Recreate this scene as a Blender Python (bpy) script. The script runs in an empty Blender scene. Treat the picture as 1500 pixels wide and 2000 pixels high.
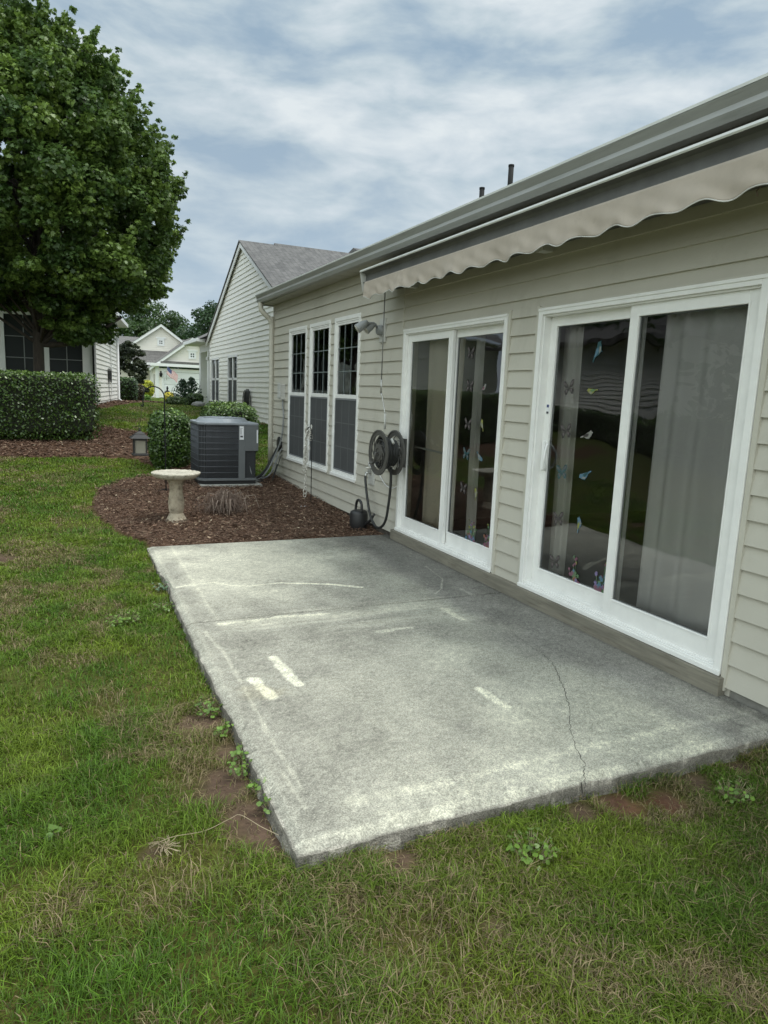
import bpy, math, random
import numpy as np
from mathutils import Vector, Matrix
random.seed(7); rng = np.random.default_rng(7)
S = bpy.context.scene
COL = S.collection
# ------------------------------------------------------------------ camera
CAMP = np.array([-3.2158, 0.0, 1.5435]); YAW, PIT, ROL, FPX = 0.4348, 0.1694, 0.0407, 1338.9
_f = np.array([math.sin(YAW)*math.cos(PIT), math.cos(YAW)*math.cos(PIT), -math.sin(PIT)])
_r = np.array([math.cos(YAW), -math.sin(YAW), 0.0]); _u = np.cross(_r, _f)
CR = math.cos(ROL)*_r + math.sin(ROL)*_u; CU = -math.sin(ROL)*_r + math.cos(ROL)*_u
cd = bpy.data.cameras.new('camera'); cam = bpy.data.objects.new('camera', cd); COL.objects.link(cam)
cd.sensor_fit = 'VERTICAL'; cd.sensor_height = 24.0; cd.lens = FPX/2000*24.0
cd.clip_start = 0.05; cd.clip_end = 3000
m = Matrix(((CR[0], CU[0], -_f[0], CAMP[0]), (CR[1], CU[1], -_f[1], CAMP[1]), (CR[2], CU[2], -_f[2], CAMP[2]), (0, 0, 0, 1)))
cam.matrix_world = m
S.camera = cam
S.render.resolution_x = 768; S.render.resolution_y = 1024
S.view_settings.view_transform = 'Standard'; S.view_settings.look = 'None'
S.view_settings.exposure = 0.33; S.view_settings.gamma = 1.0
# ------------------------------------------------------------------ sun and sky
SUN_EL, SUN_AZ = math.radians(66), math.radians(114)     # azimuth clockwise from +Y
sl = bpy.data.lights.new('sun', 'SUN'); so = bpy.data.objects.new('sun', sl); COL.objects.link(so)
sl.energy = 1.9; sl.angle = math.radians(26); sl.color = (1.0, 0.97, 0.92)
sd = Vector((math.sin(SUN_AZ)*math.cos(SUN_EL), math.cos(SUN_AZ)*math.cos(SUN_EL), math.sin(SUN_EL)))
so.rotation_euler = sd.to_track_quat('Z', 'Y').to_euler()
W = bpy.data.worlds.new('World'); S.world = W; W.use_nodes = True
nt = W.node_tree; nt.nodes.clear()
def N(t, **k):
    n = nt.nodes.new(t)
    for a, b in k.items(): setattr(n, a, b)
    return n
def Lk(a, b): nt.links.new(a, b)
def M2(op, a, b=None, c=None):
    n = N('ShaderNodeMath', operation=op)
    for i, v in enumerate((a, b, c)):
        if v is None: continue
        if isinstance(v, (int, float)): n.inputs[i].default_value = v
        else: Lk(v, n.inputs[i])
    return n.outputs[0]
sky = N('ShaderNodeTexSky', sky_type='NISHITA'); sky.sun_disc = False
sky.sun_elevation = SUN_EL; sky.sun_rotation = SUN_AZ
tc = N('ShaderNodeTexCoord'); sp = N('ShaderNodeSeparateXYZ'); Lk(tc.outputs['Generated'], sp.inputs[0])
den = M2('ADD', M2('MAXIMUM', sp.outputs[2], 0.0), 0.16)
cx = M2('DIVIDE', sp.outputs[0], den); cy = M2('DIVIDE', sp.outputs[1], den)
cb = N('ShaderNodeCombineXYZ'); Lk(cx, cb.inputs[0]); Lk(cy, cb.inputs[1])
mp = N('ShaderNodeMapping'); Lk(tc.outputs['Generated'], mp.inputs[0]); mp.inputs['Rotation'].default_value = (0, 0, math.radians(28)); mp.inputs['Scale'].default_value = (1.0, 1.0, 2.9); mp.inputs['Location'].default_value = (3.1, 1.7, 5.3)
def noise(sc, det, ro, di=0.0, vec=None):
    n = N('ShaderNodeTexNoise'); n.inputs['Scale'].default_value = sc; n.inputs['Detail'].default_value = det
    n.inputs['Roughness'].default_value = ro; n.inputs['Distortion'].default_value = di
    Lk(vec or mp.outputs[0], n.inputs['Vector']); return n.outputs['Fac']
def ramp(fac, stops):
    n = N('ShaderNodeValToRGB'); el = n.color_ramp.elements
    while len(el) < len(stops): el.new(0.5)
    for e, (p_, c_) in zip(el, stops):
        e.position = p_; e.color = c_ if len(c_) == 4 else (*c_, 1)
    Lk(fac, n.inputs[0]); return n.outputs[0]
big = noise(3.0, 4, 0.5, 0.3); fine = noise(7.0, 8, 0.54, 0.2)
mixf = M2('ADD', M2('MULTIPLY', big, 0.42), M2('MULTIPLY', fine, 0.58))
cc = ramp(mixf, [(0.39, (0.34, 0.46, 0.57)), (0.45, (0.43, 0.54, 0.63)), (0.50, (0.54, 0.64, 0.70)), (0.55, (0.65, 0.73, 0.78)), (0.62, (0.80, 0.86, 0.88))])
hz = ramp(sp.outputs[2], [(0.0, (0.62, 0.72, 0.80)), (0.09, (0.62, 0.72, 0.80)), (0.35, (0.50, 0.58, 0.66))])
mx = N('ShaderNodeMix', data_type='RGBA'); hf = ramp(sp.outputs[2], [(0.0, (0.75,)*3), (0.13, (0.38,)*3), (0.42, (0.0,)*3)])
Lk(hf, mx.inputs[0]); Lk(cc, mx.inputs[6]); Lk(hz, mx.inputs[7])
b1 = N('ShaderNodeBackground'); Lk(sky.outputs[0], b1.inputs[0]); b1.inputs[1].default_value = 0.10
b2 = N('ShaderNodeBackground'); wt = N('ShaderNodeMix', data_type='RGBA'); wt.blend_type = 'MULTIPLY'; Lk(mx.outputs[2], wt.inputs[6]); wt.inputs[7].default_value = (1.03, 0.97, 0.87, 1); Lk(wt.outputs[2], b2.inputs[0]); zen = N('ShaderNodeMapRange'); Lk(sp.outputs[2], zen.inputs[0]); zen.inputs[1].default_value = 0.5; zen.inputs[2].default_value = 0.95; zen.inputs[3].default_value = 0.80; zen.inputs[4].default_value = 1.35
dt = N('ShaderNodeVectorMath', operation='DOT_PRODUCT'); Lk(tc.outputs['Generated'], dt.inputs[0]); dt.inputs[1].default_value = (-0.80, -0.60, 0.0)   # unseen sky behind the camera, brightened and warmed to light the walls
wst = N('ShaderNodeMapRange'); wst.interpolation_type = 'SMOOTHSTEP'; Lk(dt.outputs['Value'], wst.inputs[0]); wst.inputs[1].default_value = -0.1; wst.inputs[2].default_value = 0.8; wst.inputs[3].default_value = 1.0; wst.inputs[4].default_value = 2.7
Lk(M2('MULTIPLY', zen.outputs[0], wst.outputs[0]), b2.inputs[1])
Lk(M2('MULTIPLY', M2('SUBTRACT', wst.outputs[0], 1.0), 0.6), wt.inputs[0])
cover = ramp(mixf, [(0.34, (0.85,)*3), (0.46, (0.97,)*3)])
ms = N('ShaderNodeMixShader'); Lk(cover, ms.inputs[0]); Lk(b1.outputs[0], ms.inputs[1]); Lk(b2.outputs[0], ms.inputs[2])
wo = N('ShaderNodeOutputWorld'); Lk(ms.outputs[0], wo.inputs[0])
# ------------------------------------------------------------------ photogrammetry helpers: pixel of the 1500x2000 photo -> point on a real plane
def _ray(px, py): return _f + CR*(px-750)/FPX - CU*(py-1000)/FPX
def onX(px, py, x=0.0): d = _ray(px, py); return CAMP + d*((x-CAMP[0])/d[0])
def onZ(px, py, z=0.0): d = _ray(px, py); return CAMP + d*((z-CAMP[2])/d[2])
def onY(px, py, y): d = _ray(px, py); return CAMP + d*((y-CAMP[1])/d[1])
def toPX(P):
    d = P - CAMP; z = d@_f; return 750+FPX*(d@CR)/z, 1000-FPX*(d@CU)/z, z
# ------------------------------------------------------------------ materials
def mat(name, col, rough=0.6, metal=0.0, spec=0.5, var=0.0, vscale=5.0, bump=0.0, bscale=60.0, vcol=None, trans=0.0, dirt=None, stretch=None):
    m = bpy.data.materials.new(name); m.use_nodes = True
    t = m.node_tree; b = t.nodes['Principled BSDF']
    b.inputs['Base Color'].default_value = (*col, 1); b.inputs['Roughness'].default_value = rough
    b.inputs['Metallic'].default_value = metal; b.inputs['Specular IOR Level'].default_value = spec
    tc = t.nodes.new('ShaderNodeTexCoord'); vec = tc.outputs['Object']
    if stretch:
        mp = t.nodes.new('ShaderNodeMapping'); mp.inputs['Scale'].default_value = stretch; t.links.new(vec, mp.inputs[0]); vec = mp.outputs[0]
    src = None
    if vcol:
        a = t.nodes.new('ShaderNodeAttribute'); a.attribute_name = vcol; src = a.outputs['Color']
    if var > 0:
        n = t.nodes.new('ShaderNodeTexNoise'); n.inputs['Scale'].default_value = vscale; n.inputs['Detail'].default_value = 6; n.inputs['Roughness'].default_value = 0.62
        t.links.new(vec, n.inputs['Vector'])
        r = t.nodes.new('ShaderNodeMapRange'); r.inputs[1].default_value = 0.3; r.inputs[2].default_value = 0.7; r.inputs[3].default_value = 1-var; r.inputs[4].default_value = 1+var
        t.links.new(n.outputs['Fac'], r.inputs[0])
        mu = t.nodes.new('ShaderNodeVectorMath'); mu.operation = 'SCALE'
        if src: t.links.new(src, mu.inputs[0])
        else: mu.inputs[0].default_value = col
        t.links.new(r.outputs[0], mu.inputs['Scale']); src = mu.outputs[0]
    if dirt:   # (colour, scale, threshold, strength)
        n = t.nodes.new('ShaderNodeTexNoise'); n.inputs['Scale'].default_value = dirt[1]; n.inputs['Detail'].default_value = 8; n.inputs['Roughness'].default_value = 0.7
        t.links.new(vec, n.inputs['Vector'])
        r = t.nodes.new('ShaderNodeMapRange'); r.inputs[1].default_value = dirt[2]; r.inputs[2].default_value = dirt[2]+0.15; r.inputs[3].default_value = 0; r.inputs[4].default_value = dirt[3]
        t.links.new(n.outputs['Fac'], r.inputs[0])
        mi = t.nodes.new('ShaderNodeMix'); mi.data_type = 'RGBA'; t.links.new(r.outputs[0], mi.inputs[0])
        if src: t.links.new(src, mi.inputs[6])
        else: mi.inputs[6].default_value = (*col, 1)
        mi.inputs[7].default_value = (*dirt[0], 1); src = mi.outputs[2]
    if src: t.links.new(src, b.inputs['Base Color'])
    if bump > 0:
        n = t.nodes.new('ShaderNodeTexNoise'); n.inputs['Scale'].default_value = bscale; n.inputs['Detail'].default_value = 5
        t.links.new(vec, n.inputs['Vector'])
        bp = t.nodes.new('ShaderNodeBump'); bp.inputs['Strength'].default_value = bump; bp.inputs['Distance'].default_value = 0.02
        t.links.new(n.outputs['Fac'], bp.inputs['Height']); t.links.new(bp.outputs[0], b.inputs['Normal'])
    if trans > 0:
        tr = t.nodes.new('ShaderNodeBsdfTranslucent'); mi = t.nodes.new('ShaderNodeMixShader'); mi.inputs[0].default_value = trans
        if src: t.links.new(src, tr.inputs[0])
        else: tr.inputs[0].default_value = (*col, 1)
        t.links.new(b.outputs[0], mi.inputs[1]); t.links.new(tr.outputs[0], mi.inputs[2]); t.links.new(mi.outputs[0], t.nodes['Material Output'].inputs[0])
    return m
def glass(name, tint=(0.8, 0.84, 0.83), ior=1.6, wav=0.02):
    m = bpy.data.materials.new(name); m.use_nodes = True; t = m.node_tree; t.nodes.clear()
    o = t.nodes.new('ShaderNodeOutputMaterial'); tr = t.nodes.new('ShaderNodeBsdfTransparent'); tr.inputs[0].default_value = (*tint, 1)
    g = t.nodes.new('ShaderNodeBsdfGlossy'); g.inputs['Roughness'].default_value = 0.0; g.inputs[0].default_value = (0.95, 0.97, 1, 1)
    fr = t.nodes.new('ShaderNodeFresnel'); fr.inputs[0].default_value = ior
    n = t.nodes.new('ShaderNodeTexNoise'); n.inputs['Scale'].default_value = 2.2; n.inputs['Detail'].default_value = 1
    tc = t.nodes.new('ShaderNodeTexCoord'); t.links.new(tc.outputs['Object'], n.inputs['Vector'])
    bp = t.nodes.new('ShaderNodeBump'); bp.inputs['Strength'].default_value = 1.0; bp.inputs['Distance'].default_value = wav*0.2
    t.links.new(n.outputs['Fac'], bp.inputs['Height']); t.links.new(bp.outputs[0], g.inputs['Normal'])
    mi = t.nodes.new('ShaderNodeMixShader'); t.links.new(fr.outputs[0], mi.inputs[0]); t.links.new(tr.outputs[0], mi.inputs[1]); t.links.new(g.outputs[0], mi.inputs[2])
    t.links.new(mi.outputs[0], o.inputs[0]); return m
def shingle(name, c1, c2, sc=3.3, rot=0.0):
    m = mat(name, c1, 0.95, spec=0.2); t = m.node_tree; b = t.nodes['Principled BSDF']
    tc = t.nodes.new('ShaderNodeTexCoord'); mp = t.nodes.new('ShaderNodeMapping'); mp.inputs['Rotation'].default_value = (0, 0, rot)
    t.links.new(tc.outputs['Object'], mp.inputs[0])
    br = t.nodes.new('ShaderNodeTexBrick'); br.inputs['Scale'].default_value = sc; br.inputs['Color1'].default_value = (*c1, 1); br.inputs['Color2'].default_value = (*c2, 1)
    br.inputs['Mortar'].default_value = (*[v*0.4 for v in c1], 1); br.inputs['Mortar Size'].default_value = 0.012; br.inputs['Brick Width'].default_value = 0.9; br.inputs['Row Height'].default_value = 0.42
    t.links.new(mp.outputs[0], br.inputs[0])
    n = t.nodes.new('ShaderNodeTexNoise'); n.inputs['Scale'].default_value = 9; n.inputs['Detail'].default_value = 6; t.links.new(mp.outputs[0], n.inputs[0])
    r = t.nodes.new('ShaderNodeMapRange'); r.inputs[1].default_value = 0.3; r.inputs[2].default_value = 0.7; r.inputs[3].default_value = 0.8; r.inputs[4].default_value = 1.2; t.links.new(n.outputs['Fac'], r.inputs[0])
    mu = t.nodes.new('ShaderNodeVectorMath'); mu.operation = 'SCALE'; t.links.new(br.outputs[0], mu.inputs[0]); t.links.new(r.outputs[0], mu.inputs['Scale']); t.links.new(mu.outputs[0], b.inputs['Base Color'])
    return m
M = {}
M['siding'] = mat('vinyl_siding', (0.49, 0.47, 0.405), 0.5, spec=0.35, var=0.05, vscale=1.6, bump=0.10, bscale=130, dirt=((0.25, 0.24, 0.18), 1.3, 0.56, 0.35), stretch=(1, 1, 0.6))
M['siding_white'] = mat('white_siding', (0.87, 0.85, 0.79), 0.5, spec=0.3, var=0.04, vscale=2)
M['siding_cream'] = mat('cream_siding', (0.82, 0.78, 0.71), 0.5, spec=0.3, var=0.03, vscale=2)
M['white'] = mat('white_vinyl', (0.80, 0.80, 0.775), 0.38, spec=0.5, var=0.05, vscale=7, dirt=((0.42, 0.42, 0.36), 5, 0.62, 0.35))
M['trim'] = mat('white_trim', (0.80, 0.80, 0.79), 0.45, var=0.03)
M['cream_trim'] = mat('cream_trim', (0.50, 0.48, 0.41), 0.5, var=0.06)
M['gutter'] = mat('weathered_gutter', (0.33, 0.335, 0.325), 0.42, spec=0.5, var=0.12, vscale=2.5, stretch=(6, 0.5, 6), dirt=((0.17, 0.18, 0.16), 3, 0.55, 0.5))
M['gutter_lip'] = mat('gutter_lip', (0.62, 0.63, 0.60), 0.4, var=0.08)
M['soffit'] = mat('soffit_vinyl', (0.42, 0.41, 0.36), 0.6, var=0.06)
M['roof'] = shingle('shingles', (0.165, 0.16, 0.155), (0.125, 0.122, 0.12), 3.0, math.pi/2)
M['roof_far'] = shingle('shingles_far', (0.18, 0.172, 0.165), (0.145, 0.14, 0.135), 2.0)
M['fabric'] = mat('awning_fabric', (0.50, 0.44, 0.375), 0.9, spec=0.1, var=0.10, vscale=4, bump=0.08, bscale=300, trans=0.15, dirt=((0.27, 0.23, 0.18), 4, 0.56, 0.5))
M['awn_metal'] = mat('awning_metal', (0.56, 0.56, 0.53), 0.4, var=0.08, dirt=((0.25, 0.25, 0.22), 4, 0.58, 0.4))
M['dark_gap2'] = mat('awning_bar_face', (0.13, 0.13, 0.125), 0.6, var=0.2)  # shade under the lip put into the bar face's colour
M['dark_gap'] = mat('awning_inside', (0.10, 0.10, 0.095), 0.8, var=0.1)  # cassette colour darkened to stand for the shadow behind the valance
M['glass'] = glass('door_glass', (0.92, 0.93, 0.92), 1.85)
M['glass_w'] = glass('window_glass', (0.75, 0.82, 0.80), 2.1)
M['darkglass'] = mat('dark_glass', (0.012, 0.018, 0.018), 0.06, spec=0.5)
M['sunroom_glass'] = mat('sunroom_screen', (0.012, 0.016, 0.016), 0.35, spec=0.3)
M['screen'] = mat('insect_screen', (0.075, 0.078, 0.08), 0.75, spec=0.25, var=0.1, vscale=3)
M['interior'] = mat('room_paint', (0.42, 0.41, 0.38), 0.8)
M['int_floor'] = mat('room_floor', (0.16, 0.12, 0.09), 0.5)
M['curtain'] = mat('grey_curtain', (0.78, 0.765, 0.75), 0.9, spec=0.1, trans=0.2)
M['sheer'] = mat('pale_curtain', (0.82, 0.80, 0.75), 0.9, spec=0.1, trans=0.3)
M['beige'] = mat('beige_curtain', (0.78, 0.72, 0.58), 0.9, spec=0.1, trans=0.2)
M['board'] = mat('weathered_board', (0.21, 0.195, 0.155), 0.85, var=0.25, vscale=2.5, bump=0.4, bscale=30, stretch=(8, 1, 12), dirt=((0.09, 0.075, 0.055), 2.2, 0.52, 0.7))
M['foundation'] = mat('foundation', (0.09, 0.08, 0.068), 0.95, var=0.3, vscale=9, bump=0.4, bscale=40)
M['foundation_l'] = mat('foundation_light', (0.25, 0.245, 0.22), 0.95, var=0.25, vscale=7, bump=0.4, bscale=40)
M['black'] = mat('black_plastic', (0.018, 0.018, 0.019), 0.45, var=0.2)
M['iron'] = mat('black_iron', (0.015, 0.016, 0.016), 0.75, spec=.25)
M['rubber'] = mat('hose_rubber', (0.022, 0.023, 0.022), 0.5)
M['reel'] = mat('reel_plastic', (0.085, 0.082, 0.075), 0.5, var=0.15, vscale=12)
M['chrome'] = mat('steel', (0.5, 0.5, 0.48), 0.35, metal=0.8)
M['rod'] = mat('crank_rod', (0.20, 0.20, 0.19), 0.5)
M['greyplastic'] = mat('grey_plastic', (0.24, 0.25, 0.25), 0.45, var=0.05)
M['palegrey'] = mat('pale_grey_plastic', (0.50, 0.50, 0.47), 0.5, var=0.06)
M['ac'] = mat('ac_paint', (0.13, 0.14, 0.145), 0.42, var=0.06)
M['ac_top'] = mat('ac_top_paint', (0.26, 0.285, 0.31), 0.4, var=0.08)
M['ac_coil'] = mat('ac_coil', (0.022, 0.024, 0.027), 0.6)
M['ac_wire'] = mat('ac_wire', (0.11, 0.12, 0.135), 0.5)
M['label'] = mat('label_paper', (0.75, 0.76, 0.78), 0.5)
M['ink'] = mat('label_ink', (0.05, 0.05, 0.06), 0.6)
M['concrete'] = mat('pad_concrete', (0.33, 0.33, 0.30), 0.95, var=0.2, vscale=8, bump=0.5, bscale=50)
M['stone'] = mat('cast_stone', (0.42, 0.36, 0.27), 0.95, var=0.22, vscale=9, bump=0.6, bscale=55, dirt=((0.14, 0.115, 0.08), 12, 0.50, 0.7))
M['basin'] = mat('basin_stone', (0.54, 0.50, 0.41), 0.95, var=0.22, vscale=11, bump=0.6, bscale=55, dirt=((0.17, 0.145, 0.10), 22, 0.50, 0.8))
M['bark'] = mat('bark', (0.075, 0.062, 0.05), 0.95, var=0.35, vscale=6, bump=0.8, bscale=22, stretch=(3, 3, 0.6))
M['leaf'] = mat('leaf', (0.05, 0.1, 0.03), 0.40, spec=0.45, vcol='col', trans=0.34)
M['shrubleaf'] = mat('shrub_leaf', (0.05, 0.1, 0.03), 0.30, spec=0.5, vcol='col', trans=0.12)
M['core'] = mat('shrub_twigs', (0.018, 0.022, 0.010), 0.95, var=0.4, vscale=20, bump=0.8, bscale=30)
M['blade'] = mat('grass_blade', (0.1, 0.2, 0.05), 0.5, spec=0.3, vcol='col', trans=0.3)
M['chip'] = mat('mulch_chip', (0.1, 0.05, 0.03), 0.9, spec=0.2, vcol='col')
M['twig'] = mat('dry_twig', (0.16, 0.115, 0.09), 0.9, var=0.3, vscale=9)
M['straw'] = mat('dry_straw', (0.38, 0.31, 0.20), 0.8, var=0.2, vscale=9)
M['lamp_glass'] = mat('frosted_glass', (0.50, 0.47, 0.38), 0.5, trans=0.4)
M['bronze'] = mat('lantern_metal', (0.028, 0.026, 0.024), 0.5)
M['silver'] = mat('silver_disc', (0.72, 0.70, 0.64), 0.35, metal=0.5)
M['rock'] = mat('rock', (0.25, 0.25, 0.24), 0.95, var=0.3, bump=0.5)
M['garage'] = mat('garage_door', (0.84, 0.84, 0.85), 0.5)
M['red'] = mat('flag_red', (0.42, 0.06, 0.06), 0.8); M['flagwhite'] = mat('flag_white', (0.75, 0.74, 0.72), 0.8); M['blue'] = mat('flag_blue', (0.04, 0.055, 0.16), 0.8)
M['dk_water'] = mat('basin_floor', (0.30, 0.26, 0.18), 0.8, var=0.3, vscale=12)
# ------------------------------------------------------------------ object helpers
def link(name, data, parent=None):
    o = bpy.data.objects.new(name, data); COL.objects.link(o)
    if parent: o.parent = parent
    return o
def tag(o, label=None, cat=None, group=None, kind=None):
    if label: o['label'] = label
    if cat: o['category'] = cat
    if group: o['group'] = group
    if kind: o['kind'] = kind
    return o
def thing(name, label, cat, loc=(0, 0, 0), rz=0.0, group=None):
    o = link(name, None); o.location = loc; o.rotation_euler = (0, 0, rz); o.empty_display_size = 0.1
    return tag(o, label, cat, group)
def rootloc(p):
    while p.parent: p = p.parent
    return np.array(p.location[:])
def np_mesh(name, V, F, mats, parent=None, col=None, smooth=False, sub=None, sizes=None, midx=None):
    me = bpy.data.meshes.new(name); V = np.asarray(V, dtype=np.float32)
    F = np.asarray(F, dtype=np.int32)
    if sizes is None: k = F.shape[1]; n = F.shape[0]; st = np.arange(n, dtype=np.int32)*k
    else: n = len(sizes); st = np.concatenate([[0], np.cumsum(sizes)[:-1]]).astype(np.int32)
    fl = F.ravel()
    me.vertices.add(len(V)); me.vertices.foreach_set('co', V.ravel())
    me.loops.add(len(fl)); me.loops.foreach_set('vertex_index', fl)
    me.polygons.add(n); me.polygons.foreach_set('loop_start', st)
    if midx is not None: me.polygons.foreach_set('material_index', np.asarray(midx, dtype=np.int32))
    me.update(calc_edges=True)
    if smooth: me.polygons.foreach_set('use_smooth', np.ones(n, dtype=bool))
    if col is not None:
        a = me.color_attributes.new('col', 'FLOAT_COLOR', 'POINT')
        c = np.ones((len(V), 4), dtype=np.float32); c[:, :3] = col; a.data.foreach_set('color', c.ravel())
    for m_ in (mats if isinstance(mats, (list, tuple)) else [mats]): me.materials.append(m_)
    return link(name, me, parent)
class MB:
    def __init__(s): s.v = []; s.f = []; s.m = []; s.sm = []
    def face(s, pts, mi=0, sm=False):
        b = len(s.v); s.v += [tuple(map(float, p)) for p in pts]; s.f.append(tuple(range(b, b+len(pts)))); s.m.append(mi); s.sm.append(sm)
    def box(s, x0, x1, y0, y1, z0, z1, mi=0):
        if x0 > x1: x0, x1 = x1, x0
        if y0 > y1: y0, y1 = y1, y0
        if z0 > z1: z0, z1 = z1, z0
        b = len(s.v); s.v += [(x, y, z) for x in (x0, x1) for y in (y0, y1) for z in (z0, z1)]
        for q in ((0, 1, 3, 2), (4, 6, 7, 5), (0, 4, 5, 1), (2, 3, 7, 6), (0, 2, 6, 4), (1, 5, 7, 3)):
            s.f.append(tuple(b+i for i in q)); s.m.append(mi); s.sm.append(False)
    def ring(s, x0, x1, y0, y1, z0, z1, wl, wr, wt, wb, mi=0):   # frame in the yz plane
        s.box(x0, x1, y0, y0+wl, z0, z1, mi); s.box(x0, x1, y1-wr, y1, z0, z1, mi)
        s.box(x0, x1, y0+wl, y1-wr, z1-wt, z1, mi); s.box(x0, x1, y0+wl, y1-wr, z0, z0+wb, mi)
    def prism(s, prof, a, b, mi=0):     # profile of (p) 3-vectors offset; extrude from a to b
        a = np.array(a); b = np.array(b); n = len(prof)
        A = [a+np.array(p) for p in prof]; B = [b+np.array(p) for p in prof]
        k = len(s.v); s.v += [tuple(map(float, p)) for p in A+B]
        for i in range(n):
            j = (i+1) % n; s.f.append((k+i, k+j, k+n+j, k+n+i)); s.m.append(mi); s.sm.append(False)
        s.f.append(tuple(range(k+n-1, k-1, -1))); s.m.append(mi); s.sm.append(False)
        s.f.append(tuple(range(k+n, k+2*n))); s.m.append(mi); s.sm.append(False)
    def tube(s, pts, r, seg=8, mi=0, cap=True):
        pts = [np.array(p, dtype=float) for p in pts]; n = len(pts)
        rs = r if hasattr(r, '__len__') else [r]*n
        T = [pts[min(i+1, n-1)]-pts[max(i-1, 0)] for i in range(n)]; T = [t/(np.linalg.norm(t)+1e-9) for t in T]
        up = np.array([0, 0, 1.0]) if abs(T[0][2]) < 0.9 else np.array([1.0, 0, 0])
        a = np.cross(T[0], up); a /= np.linalg.norm(a); k = len(s.v)
        for i in range(n):
            a = a - T[i]*(a@T[i]); a /= (np.linalg.norm(a)+1e-9); b = np.cross(T[i], a)
            for j in range(seg):
                th = 2*math.pi*j/seg; s.v.append(tuple(pts[i]+rs[i]*(math.cos(th)*a+math.sin(th)*b)))
        for i in range(n-1):
            for j in range(seg):
                j2 = (j+1) % seg; s.f.append((k+i*seg+j, k+i*seg+j2, k+(i+1)*seg+j2, k+(i+1)*seg+j)); s.m.append(mi); s.sm.append(True)
        if cap:
            s.f.append(tuple(k+j for j in range(seg-1, -1, -1))); s.m.append(mi); s.sm.append(False)
            s.f.append(tuple(k+(n-1)*seg+j for j in range(seg))); s.m.append(mi); s.sm.append(False)
    def lathe(s, prof, c=(0, 0, 0), seg=32, mi=0, fn=None, axis='z'):
        k = len(s.v); n = len(prof)
        for (r, z) in prof:
            for j in range(seg):
                th = 2*math.pi*j/seg; rr, zz = (r, z) if fn is None else fn(r, z, th)
                p = (rr*math.cos(th), rr*math.sin(th), zz)
                if axis == 'x': p = (p[2], p[0], p[1])
                if axis == 'y': p = (p[0], p[2], p[1])
                s.v.append((c[0]+p[0], c[1]+p[1], c[2]+p[2]))
        for i in range(n-1):
            for j in range(seg):
                j2 = (j+1) % seg; s.f.append((k+i*seg+j, k+i*seg+j2, k+(i+1)*seg+j2, k+(i+1)*seg+j)); s.m.append(mi); s.sm.append(True)
        s.f.append(tuple(k+j for j in range(seg-1, -1, -1))); s.m.append(mi); s.sm.append(False)
        s.f.append(tuple(k+(n-1)*seg+j for j in range(seg))); s.m.append(mi); s.sm.append(False)
    def build(s, name, mats, parent=None, world=True, bevel=0.0, lab=None):
        V = np.array(s.v, dtype=np.float64)
        if parent is not None and world: V = V-rootloc(parent)
        o = np_mesh(name, V, np.concatenate([np.array(f) for f in s.f]), mats, parent, sizes=[len(f) for f in s.f], midx=s.m)
        o.data.polygons.foreach_set('use_smooth', np.array(s.sm, dtype=bool))
        if bevel > 0:
            b = o.modifiers.new('bevel', 'BEVEL'); b.width = bevel; b.segments = 2; b.limit_method = 'ANGLE'
        if lab: o['label'] = lab
        return o
def lap(mb, O, U, Nn, u0, u1, z0, z1, e, holes=(), clip=None, t=0.0175, mi=0):
    """lap siding: courses with real thickness; holes are (ua, ub, za, zb)"""
    O = np.array(O, float); U = np.array(U, float); Nn = np.array(Nn, float); Zv = np.array([0, 0, 1.0])
    P = lambda u, z, n: O+U*u+Zv*z+Nn*n
    zc = z0
    while zc < z1-1e-6:
        zt = min(zc+e, z1); cuts = sorted({zc, zt, *[h for q in holes for h in (q[2], q[3]) if zc < h < zt]})
        for a, b in zip(cuts[:-1], cuts[1:]):
            na = t*(zc+e-a)/e; nb = t*(zc+e-b)/e; mid = (a+b)/2
            segs = [(u0, u1)]
            for (ha, hb, za, zb) in holes:
                if za < mid < zb:
                    ns = []
                    for (p, q) in segs:
                        if hb <= p or ha >= q: ns.append((p, q)); continue
                        if ha > p: ns.append((p, ha))
                        if hb < q: ns.append((hb, q))
                    segs = ns
            for (p, q) in segs:
                pa, qa, pb, qb = p, q, p, q
                if clip:
                    la, ra = clip(a); lb, rb = clip(b); pa, qa, pb, qb = max(p, la), min(q, ra), max(p, lb), min(q, rb)
                    if qa <= pa: continue
                    if qb < pb: pb = qb = (pb+qb)/2
                mb.face([P(pa, a, na), P(qa, a, na), P(qb, b, nb), P(pb, b, nb)], mi)
                if a == zc: mb.face([P(pa, a, -0.004), P(qa, a, -0.004), P(qa, a, na), P(pa, a, na)], mi)
        zc = zt
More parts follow.
